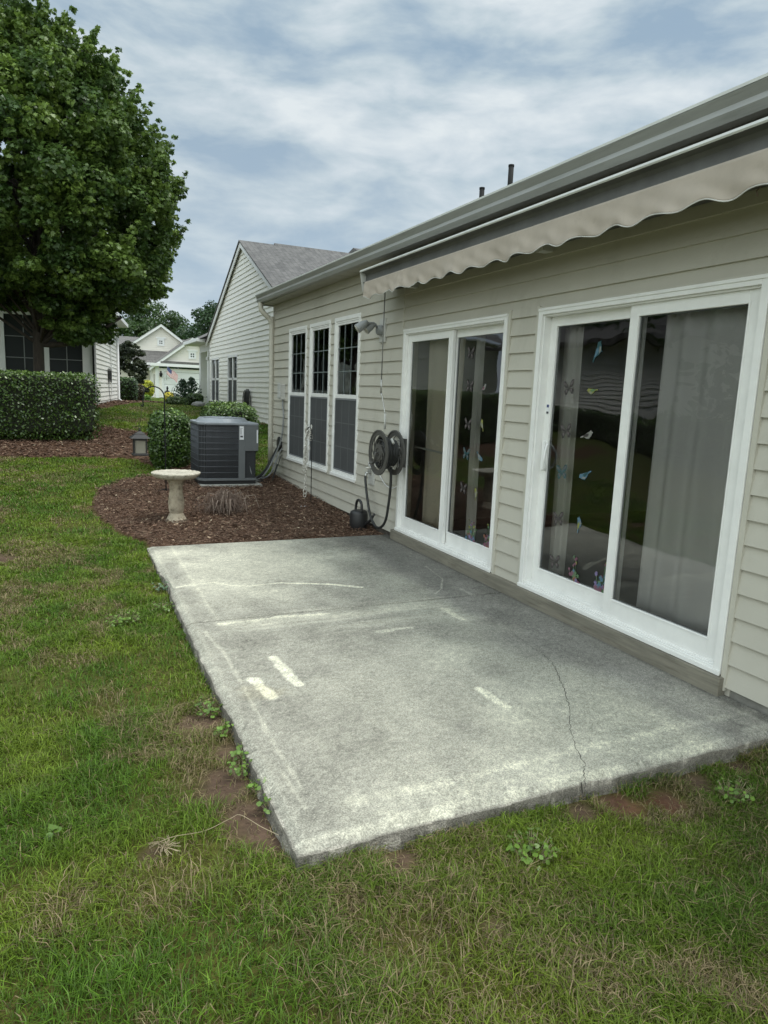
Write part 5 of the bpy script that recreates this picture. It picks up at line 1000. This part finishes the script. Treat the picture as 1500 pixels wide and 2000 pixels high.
def shrub_box(name, x0, x1, y0, y1, z0, z1, n, size, c0, c1, label, cat='hedge', rnd=4.0, group=None, ragged=.035, top=None):
    c = np.array([(x0+x1)/2, (y0+y1)/2, (z0+z1)/2]); h = np.array([(x1-x0)/2, (y1-y0)/2, (z1-z0)/2]); t = thing(name, label, cat, (c[0], c[1], z0), 0, group)
    def surf(n, sc=1.0):
        d = rng.normal(0, 1, (n, 3)); w = np.array([h[1]*h[2], h[0]*h[2], h[0]*h[1]]); ax_ = rng.choice(3, n, p=w/w.sum()); u = rng.uniform(-1, 1, (n, 3)); sg = rng.choice([-1, 1], n); u[np.arange(n), ax_] = sg
        k = (np.abs(u)**rnd).sum(1)**(-1/rnd); u = u*k[:, None]; return u
    u = surf(n); bumpy = 1+ragged*3*(fbm(u[:, 0]*h[0]*3+11+u[:, 2]*h[2]*2, u[:, 1]*h[1]*3+u[:, 2]*h[2]*3, 3)-.5)[:, None]
    dep = 1-(rng.random(n)[:, None]**1.6)*np.minimum(.16/h.min(), .38); P = c+u*h*dep*bumpy+rng.normal(0, .012, (n, 3)); Nn = u*h/np.abs(h)*1.0; P[:, 2] = np.maximum(P[:, 2], z0+.02)
    k = rng.random((n, 1)); pat = fbm(P[:, 0]*4, P[:, 2]*4+P[:, 1]*3, 3)[:, None]; col = np.array(c0)*(1-k)+np.array(c1)*k; col = col*(.65+.7*pat)
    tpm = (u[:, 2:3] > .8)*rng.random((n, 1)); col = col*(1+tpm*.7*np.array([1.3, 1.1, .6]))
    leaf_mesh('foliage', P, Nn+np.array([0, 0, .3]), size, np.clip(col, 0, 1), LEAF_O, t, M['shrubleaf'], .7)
    m_ = MB(); S1, S2 = 28, 40
    for i in range(S1):
        for j in range(S2):
            q4 = []
            for (a, b) in ((i, j), (i+1, j), (i+1, j+1), (i, j+1)):
                th = math.pi*a/S1-math.pi/2; ph = 2*math.pi*b/S2; v = np.array([math.cos(th)*math.cos(ph), math.cos(th)*math.sin(ph), math.sin(th)]); v = v*((np.abs(v)**rnd).sum()**(-1/rnd)); q4.append(c+v*(h-.085)+np.array([0, 0, .01]))
            m_.face(q4, 0, True)
    m_.build('twigs', M['core'], t); return t
HC0, HC1 = (.024, .052, .012), (.085, .145, .028)
hz0 = .36
hd = shrub_box('hedge', -7.2, -2.66, 14.05, 15.05, .46, 1.70, 36000, .050, HC0, HC1, 'long clipped dark green hedge at the left in front of the tree', rnd=14, ragged=.03)
mb = MB()
for x in np.arange(-6.9, -2.8, .45):
    for k in range(4): mb.tube([(x+.03*k, 14.5, .3), (x+random.uniform(-.2, .25), 14.3+.1*k, .75)], [.016, .008], 5)

sb = shrub_box('shrub', -1.99, -1.30, 11.75, 12.5, .12, 1.16, 15000, .048, (.024, .055, .013), (.10, .17, .035), 'upright rounded shrub behind the bird bath left of the air conditioner', 'shrub', 3.0, ragged=.08)
shrub_box('shrub', -1.00, .05, 12.4, 13.5, .2, 1.30, 13000, .048, (.028, .060, .015), (.11, .18, .04), 'wide rounded shrub directly behind the air conditioner', 'shrub', 3.2, ragged=.05)
def ctr(px, py, y): return onY(px, py, y)
a, b = ctr(231, 737, 29.5), ctr(271, 785, 29.5); shrub_box('hedge', a[0]-.6, b[0], 29.5, 31.2, .80, a[2], 7000, .09, (.02, .045, .012), (.05, .095, .02), 'dark boxy hedge beyond the corner of the white neighbour house', rnd=7)
a, b = ctr(275, 742, 44), ctr(303, 775, 44); shrub_box('shrub', a[0], b[0], 44, 45, b[2]-.05, a[2], 5000, .10, (.30, .34, .03), (.52, .52, .05), 'round bright yellow green shrub beside the far garage', 'shrub', 2.4)
a, b = ctr(322, 766, 38), ctr(342, 782, 38); shrub_box('shrub', a[0], b[0], 38, 38.6, b[2]-.1, a[2], 2500, .08, (.40, .36, .03), (.62, .52, .05), 'low yellow flowering shrub in front of the garage door', 'shrub', 2.2)
a, b = ctr(279, 771, 34), ctr(297, 788, 34); shrub_box('shrub', a[0], b[0], 34, 34.5, b[2]-.1, a[2], 1800, .07, (.10, .20, .03), (.2, .34, .06), 'small light green shrub at the end of the far mulch bed', 'shrub', 2.2)
a, b = ctr(266, 748, 32), ctr(281, 785, 32); shrub_box('shrub', a[0], b[0], 31.6, 32.3, .8, a[2], 2200, .08, (.05, .035, .02), (.10, .09, .04), 'brownish upright shrub beside the dark boxy hedge', 'shrub', 2.4)
a, b = ctr(328, 775, 25.5), ctr(372, 797, 25.5); shrub_box('shrub', a[0], b[0], 25.6, 26.6, .78, a[2], 4500, .07, (.03, .06, .015), (.09, .14, .04), 'low spreading shrub left in the far planting bed', 'shrub', 2.4, ragged=.12)
a, b = ctr(366, 768, 26.2), ctr(411, 800, 26.2); shrub_box('shrub', a[0], b[0]-.2, 26.1, 27.2, .78, a[2], 5000, .07, (.022, .045, .012), (.06, .11, .025), 'dark shrub by the porch corner of the gabled house', 'shrub', 2.4, ragged=.12)
# spiky young conifers in the far bed
for i, (px, py, y) in enumerate(((357, 742, 27.5), (374, 738, 28.2))):
    p = ctr(px, py, y); zb = float(G(p[0], y)); H = p[2]-zb; t = thing('young_conifer', ('left' if i == 0 else 'right')+' of two young spiky conifers in front of the garage door', 'conifer', (p[0], y, zb), 0, 'young conifers in the far bed')
    mb = MB(); mb.tube([(p[0], y, zb), (p[0], y, zb+H)], [.03, .006], 6); mb.build('trunk', M['bark'], t); C = []; Nn = []
    for k in range(60):
        s_ = k/60; L = (.62*(1-s_)+.06); an = k*2.4; zz = zb+.1+s_*(H-.1)
        for q in np.linspace(.15, 1, 22): C.append((p[0]+L*q*math.cos(an), y+L*q*math.sin(an), zz+.25*L*q)); Nn.append((math.cos(an), math.sin(an), .6))
    C = np.array(C)+rng.normal(0, .02, (len(C), 3)); leaf_mesh('crown', C, np.array(Nn), .07, np.array([.03, .065, .03])*rng.uniform(.6, 1.5, (len(C), 1)), LEAF_O, t, M['leaf'])
def simple_tree(px, py_top, py_mid, y, R, label, c0, c1, n=130, per=130, leaf=.32, name='tree', zb=None, sq=1.0):
    p = ctr(px, py_top, y); q = ctr(px, py_mid, y); zb = float(G(p[0], y)) if zb is None else zb; t = thing(name, label, 'tree', (q[0], y, zb)); H = p[2]-zb; cs = []; rs = []
    for i in range(n):
        z = rng.uniform(.12, 1)**.8; rr = R*math.sqrt(max(0.02, 1-((z-.45)/.56)**2)); a = rng.uniform(0, 2*math.pi); u = rr*math.sqrt(rng.uniform(.2, 1)); cs.append(np.array([q[0]+u*math.cos(a), y+u*math.sin(a), zb+H*z-.15*R])); rs.append(R*rng.uniform(.14, .26))
    mb = MB(); mb.tube([(q[0], y, zb-.1), (q[0], y, zb+H*.75)], [R*.07, R*.02], 8); 
    for c in cs[::9]: limb(mb, (q[0], y, max(zb+.3, c[2]-R*.6)), c, R*.02, R*.006)
    mb.build('trunk', M['bark'], t); crown(t, cs, rs, per, leaf, (np.array(c0), np.array(c1)), LEAF_O, M['leaf'], .7); return t
simple_tree(305, 583, 650, 90, 5.2, 'big leafy tree behind the roof of the far cream house', (.035, .075, .022), (.075, .13, .035))
simple_tree(262, 622, 660, 84, 3.6, 'smaller tree behind the far roof, left of the big leafy one', (.035, .07, .022), (.07, .12, .035), 70)
simple_tree(428, 585, 650, 78, 4.4, 'tree between the far house and the tall white gable', (.03, .065, .025), (.06, .11, .035))
simple_tree(253, 664, 700, 33, .72, 'small dark leafy tree above the boxy hedge', (.025, .035, .018), (.06, .075, .03), 110, 110, .10)
simple_tree(1492, 133, 150, 13, 1.4, 'tree behind the house showing above the gutter at top right', (.03, .06, .02), (.06, .10, .03), 50, 120, .12, zb=-.1)
shrub_box('hedge', -10.6, -9.6, 9.0, 19.5, .3, 1.30, 8000, .10, HC0, HC1, 'hedge outside the left edge, mirrored in the door glass', rnd=8)
for i, (x, y, r) in enumerate(((-15.5, 16.0, 4.2), (-12, 9.5, 4.5))):
    t = thing('tree', ('nearer' if i == 0 else 'farther')+' tree outside the left edge, mirrored in the door glass', 'tree', (x, y, .6)); cs = [np.array([x, y, 6.4 if i == 0 else 4.2])+rng.normal(0, 1, 3)*np.array([r*.42, r*.55, 1.0 if i == 0 else 1.5]) for _ in range(150)]
    mb = MB(); mb.tube([(x, y, .3), (x, y, 6)], [.25, .08], 8); mb.build('trunk', M['bark'], t); crown(t, cs, [rng.uniform(.5, 1.0) for _ in cs], 70, .26, (np.array([.03, .07, .02]), np.array([.07, .13, .03])), LEAF_O, M['leaf'])
# rock
p = (1.05, 25.3); mb = MB(); mb.lathe([(.18, 0), (.25, .06), (.2, .16), (.08, .2), (.01, .2)], (p[0], p[1], float(G(*p))), 9, fn=lambda r, z, th: (r*(1+.15*math.sin(3*th+z*9)), z)); ro = mb.build('rock', M['rock']); tag(ro, 'grey rock at the foot of the far planting bed', 'rock')
# ------------------------------------------------------------------ dead twiggy clump
M['twig2'] = mat('pale_twig', (.34, .27, .22), .9, var=.2)
tw = thing('dead_plant', 'dead twiggy bunch of dry stems on the mulch beside the bird bath', 'dead plant', (-1.47, 8.55, 0)); mb = MB()
for i in range(210):
    a = rng.uniform(0, 2*math.pi); L = rng.uniform(.10, .26); h = rng.uniform(.12, .29)*(1.15-L); b = np.array([-1.47+rng.normal(0, .08), 8.44+rng.normal(0, .06), 0.0]); e = b+np.array([math.cos(a)*L, math.sin(a)*L*.8, 0]); kk = rng.normal(0, .04, 3)
    mb.tube([b, b+(e-b)*.25+np.array([0, 0, h])+kk*.5, b+(e-b)*.65+np.array([0, 0, h*1.05])+kk, e+np.array([0, 0, h*.25+rng.uniform(0, .05)])+kk], [.0050, .0042, .0032, .0018], 4, cap=False, mi=int(i % 5 == 0))
mb.build('stems', [M['twig'], M['twig2']], tw)
# ------------------------------------------------------------------ weeds and loose stems in the lawn
WD = [(410, 1388, .085, 'leafy weed at the left slab edge, topmost of the row along the bare dirt'), (443, 1430, .06, 'weed at the left slab edge, second down the row along the bare dirt'), (482, 1478, .07, 'weed at the left slab edge, third down the row along the bare dirt'), (468, 1508, .05, 'low weed standing slightly out from the slab, left of the row of edge weeds'), (515, 1542, .06, 'weed at the left slab edge, second from the bottom of the row'), (536, 1577, .065, 'weed at the left slab edge, lowest of the row and nearest the front corner'), (1040, 1668, .095, 'bright green clover like weed below the front slab edge'), (240, 1212, .13, 'spreading weed in the lawn left of the slab joint'), (118, 1632, .045, 'single pale two leaf seedling at the left of the lawn'), (1432, 1552, .08, 'weed at the lower right in front of the slab'), (318, 1150, .09, 'bluish weed growing at the slab edge by the raised line'), (315, 1190, .09, 'leafy weed just below the slab edge by the joint')]
for i, (px, py, R, lab) in enumerate(WD):
    p = onZ(px, py, -.06); c = np.array([p[0], p[1], -.075]); t = thing('weed', lab, 'weed', tuple(c), 0, 'broadleaf weeds in the lawn'); n = int(55*(R/.07)**1.3) if i != 8 else 6
    a = rng.uniform(0, 2*math.pi, n); rr = R*np.sqrt(rng.random(n)); C = np.stack([c[0]+rr*np.cos(a), c[1]+rr*np.sin(a), c[2]+rng.uniform(.02, .065, n)], 1); base = np.array([.12, .21, .03]) if i != 10 else np.array([.10, .17, .09])
    leaf_mesh('leaves', C, np.tile([0, 0, 1.0], (n, 1))+np.stack([np.cos(a), np.sin(a), 0*a], 1)*.4, .023 if i != 8 else .036, base*rng.uniform(.6, 1.35, (n, 1)), LEAF_O*np.array([1.5, 1]), t, M['shrubleaf'], .35)
    mb = MB()
    for k in range(n): mb.tube([(c[0]+rr[k]*.2*math.cos(a[k]), c[1]+rr[k]*.2*math.sin(a[k]), c[2]-.02), tuple(C[k])], .0012, 3, cap=False)
    mb.build('stems', M['leafstem'] if 'leafstem' in M else M['straw'], t)
c = onZ(325, 1655, -.06); dsr = thing('dry_weed', 'long pale dry grass stem with a straw tuft lying by the slab corner', 'dry weed', tuple(c))
mb = MB(); q = [onZ(a, b, -.055) for a, b in ((300, 1652), (340, 1640), (400, 1622), (450, 1600), (470, 1598), (510, 1615), (545, 1632))]; mb.tube(smooth([(v[0], v[1], -.05+.008*math.sin(i*2)) for i, v in enumerate(q)]), .0012, 5); mb.build('stem', M['straw'], dsr)
mb = MB()
for k in range(30): a = rng.uniform(0, 6.28); l_ = rng.uniform(.4, 1.2); mb.tube([(c[0]+rng.normal(0, .012), c[1]+rng.normal(0, .012), -.06), (c[0]+.03*l_*math.cos(a), c[1]+.03*l_*math.sin(a), -.045), (c[0]+.055*l_*math.cos(a+.3), c[1]+.055*l_*math.sin(a+.3), -.05)], .0011, 3, cap=False)
mb.build('tuft', M['straw'], dsr)
# ------------------------------------------------------------------ mulch chips
def chips(n, region, smin, smax):
    out = []; x0, x1, y0, y1 = region
    while sum(map(len, out)) < n:
        p = np.stack([rng.uniform(x0, x1, n), rng.uniform(y0, y1, n)], 1); k = bedmask(p[:, 0], p[:, 1]) & ~((p[:, 0] > SX0-.02) & (p[:, 1] < SY1+.01) & (p[:, 1] > SY0)) & ~((p[:, 0] > AX0) & (p[:, 0] < AX1+.05) & (p[:, 1] > AYn-.05) & (p[:, 1] < AYf+.05)) & ~((p[:, 0] > -.01) & (p[:, 1] < 11.7)); out.append(p[k])
    p = np.vstack(out)[:n]; L = rng.uniform(smin, smax, n)*rng.choice([.5, 1, 1.4], n, p=[.4, .45, .15]); w = L*rng.uniform(.12, .35, n); a = rng.uniform(0, math.pi, n); ti = rng.normal(0, .22, n); z = G(p[:, 0], p[:, 1])+.028+.026*fbm(p[:, 0]*3, p[:, 1]*3, 3)+rng.uniform(-.01, .02, n)
    ux = np.stack([np.cos(a)*np.cos(ti), np.sin(a)*np.cos(ti), np.sin(ti)], 1); up = rng.normal(0, .45, (n, 3))+np.array([0, 0, 1]); vx = np.cross(up, ux); vx /= np.linalg.norm(vx, axis=1)[:, None]
    c = np.stack([p[:, 0], p[:, 1], z], 1); sh = np.array([(-.5, -.4), (.4, -.5), (.5, .3), (-.35, .5)]); V = c[:, None]+ux[:, None]*(L[:, None, None]*sh[None, :, 0:1])+vx[:, None]*(w[:, None, None]*sh[None, :, 1:2])
    k = rng.random((n, 1)); col = np.where(k < .62, np.array([.100, .062, .044]), np.where(k < .93, np.array([.175, .112, .078]), np.array([.30, .22, .15])))*rng.uniform(.65, 1.4, (n, 1)); col = np.where(rng.random((n, 1)) < .008, np.array([.50, .42, .30]), col)
    return V.reshape(-1, 3), np.repeat(col, 4, axis=0)
V1, c1 = chips(75000, (-3.1, .06, 6.7, 11.7), .012, .042); V2, c2 = chips(24000, (-5.2, -.9, 11.6, 16.6), .03, .07); V3, c3 = chips(5000, (-2.9, .4, 19.7, 34), .05, .10)
V = np.vstack([V1, V2, V3]); mu = np_mesh('mulch', V, np.arange(len(V)).reshape(-1, 4), M['chip'], col=np.vstack([c1, c2, c3])); tag(mu, 'loose brown bark mulch filling the planting beds', 'mulch', kind='stuff')
mb = MB(); p = (-.39, 8.66)
for k in range(4): mb.lathe([(.004, 0), (.02, .004), (.016, .014), (.003, .018)], (p[0]+.03*math.cos(k*1.7), p[1]+.04*math.sin(k*1.7), .02), 7)
o = mb.build('litter', M['label']); tag(o, 'tiny scrap of white litter on the mulch below the windows', 'litter')
# ------------------------------------------------------------------ grass blades
def grass(n, region, hmin, hmax, wfac, seg=2):
    x0, x1, y0, y1 = region; p = np.stack([rng.uniform(x0, x1, n), rng.uniform(y0, y1, n)], 1)
    P3 = np.stack([p[:, 0], p[:, 1], G(p[:, 0], p[:, 1])], 1); px_, py_, dz = toPX(P3)
    ok = (dz > .3) & (px_ > -350) & (px_ < 1850) & (py_ < 2400)
    x, y = p[:, 0], p[:, 1]
    ok &= ~((x > SX0-.004-.012*rng.random(n)) & (x < .3) & (y > SY0-.012) & (y < SY1+.3)); ok &= ~((x > -.01) & (y < 11.65)); ok &= ~((x > 1.48) & (y > 15.2) & (y < 26)); ok &= ~((x < -2.45+(y-21)*.24) & (y > 20.9) & (y < 30)); ok &= ~bedmask(x, y)
    so_ = soilmask(x, y); ok &= rng.random(n) > so_*.90
    thin = fbm(x*3.1+3, y*3.1, 3); dist = np.hypot(x-CAMP[0], y); ok &= rng.random(n) < np.clip(.45+1.6*(thin-.25), .25, 1)
    p = p[ok]; x, y = p[:, 0], p[:, 1]; n = len(p); so_ = so_[ok]; dist = dist[ok]
    nz = fbm(x*.9+30, y*.9+4, 4); tuft = fbm(x*7, y*7, 2)
    h = (rng.uniform(hmin, hmax, n))*(.40+1.15*tuft)*(1-.4*so_); w = np.maximum(.00135, .00045*dist)*rng.uniform(.6, 1.5, n)*wfac
    a = rng.uniform(0, 2*math.pi, n)+2.5*fbm(x*2, y*2, 2); lean = rng.uniform(.25, 1.7, n)*h
    d = np.stack([np.cos(a), np.sin(a), 0*a], 1); s = np.stack([-np.sin(a), np.cos(a), 0*a], 1)*w[:, None]; b = np.stack([x, y, G(x, y)+.02*(fbm(x*1.3, y*1.3, 3)-.5)-.004], 1); up = np.array([0, 0, 1.0])
    m1 = b+d*(lean*.35)[:, None]+up*(h*.62)[:, None]; e = b+d*lean[:, None]+up*(h*(1.05-.33*lean/h))[:, None]
    V = np.stack([b-s, b+s, m1+s*.8, m1-s*.8, e], 1).reshape(-1, 3); k = np.arange(n)*5
    fl = np.stack([k, k+1, k+2, k+3, k+3, k+2, k+4], 1).ravel(); sizes = np.tile([4, 3], n)
    # dry zones: lower right, around the slab edge, scattered patches
    nz3 = fbm(x*3.3+60, y*3.3+4, 4); dryz = .45*sst(.52, .68, nz)+.9*sst(.60, .72, nz3)+.50*sst(-2.1, -.4, x)*sst(2.6, 1.2, y)*(.4+1.2*fbm(x*4, y*4, 3))+1.1*so_+.15*sst(1.4, .9, y)
    for (cx_, cy_, r_) in ((-2.75, 3.2, .3), (-3.75, 3.45, .12), (-3.1, 5.2, .2), (-2.95, 2.1, .2), (-2.25, 1.65, .25), (-1.9, 1.3, .2), (-3.4, 1.5, .15), (-3.2, 4.2, .15), (-2.9, 1.25, .15), (-1.2, 1.1, .25), (-3.5, 6.9, .5)): dryz = np.maximum(dryz, .85*sst(1.2, .3, np.hypot(x-cx_, y-cy_)/r_+.6*(fbm(x*8, y*8, 2)-.5)))
    pd = np.clip(.05+.52*dryz, 0, .8); isd = rng.random(n) < pd
    gg = fbm(x*2.3+8, y*2.3, 3)[:, None]; g1 = np.array([.085, .170, .014]); g2 = np.array([.175, .245, .024]); col = g1+(g2-g1)*np.clip((gg-.3)*2.2, 0, 1)
    col = col*rng.choice([.55, .85, 1.1, 1.6], (n, 1), p=[.22, .34, .32, .12])*rng.uniform(.85, 1.15, (n, 1)); ol = np.clip(dryz*.5, 0, .7)[:, None]; col = col*(1-ol)+np.array([.15, .15, .035])*ol
    dc = np.array([.30, .235, .13])*rng.uniform(.5, 1.35, (n, 1)); col = np.where(isd[:, None], dc, col)
    return V, fl, sizes, np.repeat(np.clip(col, 0, 1), 5, axis=0)
parts = [grass(330000, (-5.0, .4, .7, 3.4), .026, .070, 1.0), grass(190000, (-6.0, -2.4, 3.2, 7.5), .022, .055, 1.0), grass(60000, (-2.6, .0, .7, 2.1), .02, .05, 1.0), grass(150000, (-8.0, -1.5, 7.2, 13.2), .022, .052, 1.0), grass(40000, (-2.0, 1.5, 11.0, 16), .025, .055, 1.1), grass(150000, (-3.0, 1.5, 13, 30), .03, .06, 1.0), grass(40000, (-3.0, 5, 28, 55), .035, .07, 1.0)]
Vs, Fs, Ss, Cs = [], [], [], []; off = 0
for V, fl_, s_, c_ in parts: Vs.append(V); Fs.append(fl_+off); Ss.append(s_); Cs.append(c_); off += len(V)
gr = np_mesh('grass', np.vstack(Vs), np.concatenate(Fs), M['blade'], col=np.vstack(Cs), sizes=np.concatenate(Ss)); tag(gr, 'patchy green lawn grass with dry straw spots around the patio', 'grass', kind='stuff')
S.cycles.max_bounces = 8; S.cycles.transparent_max_bounces = 12
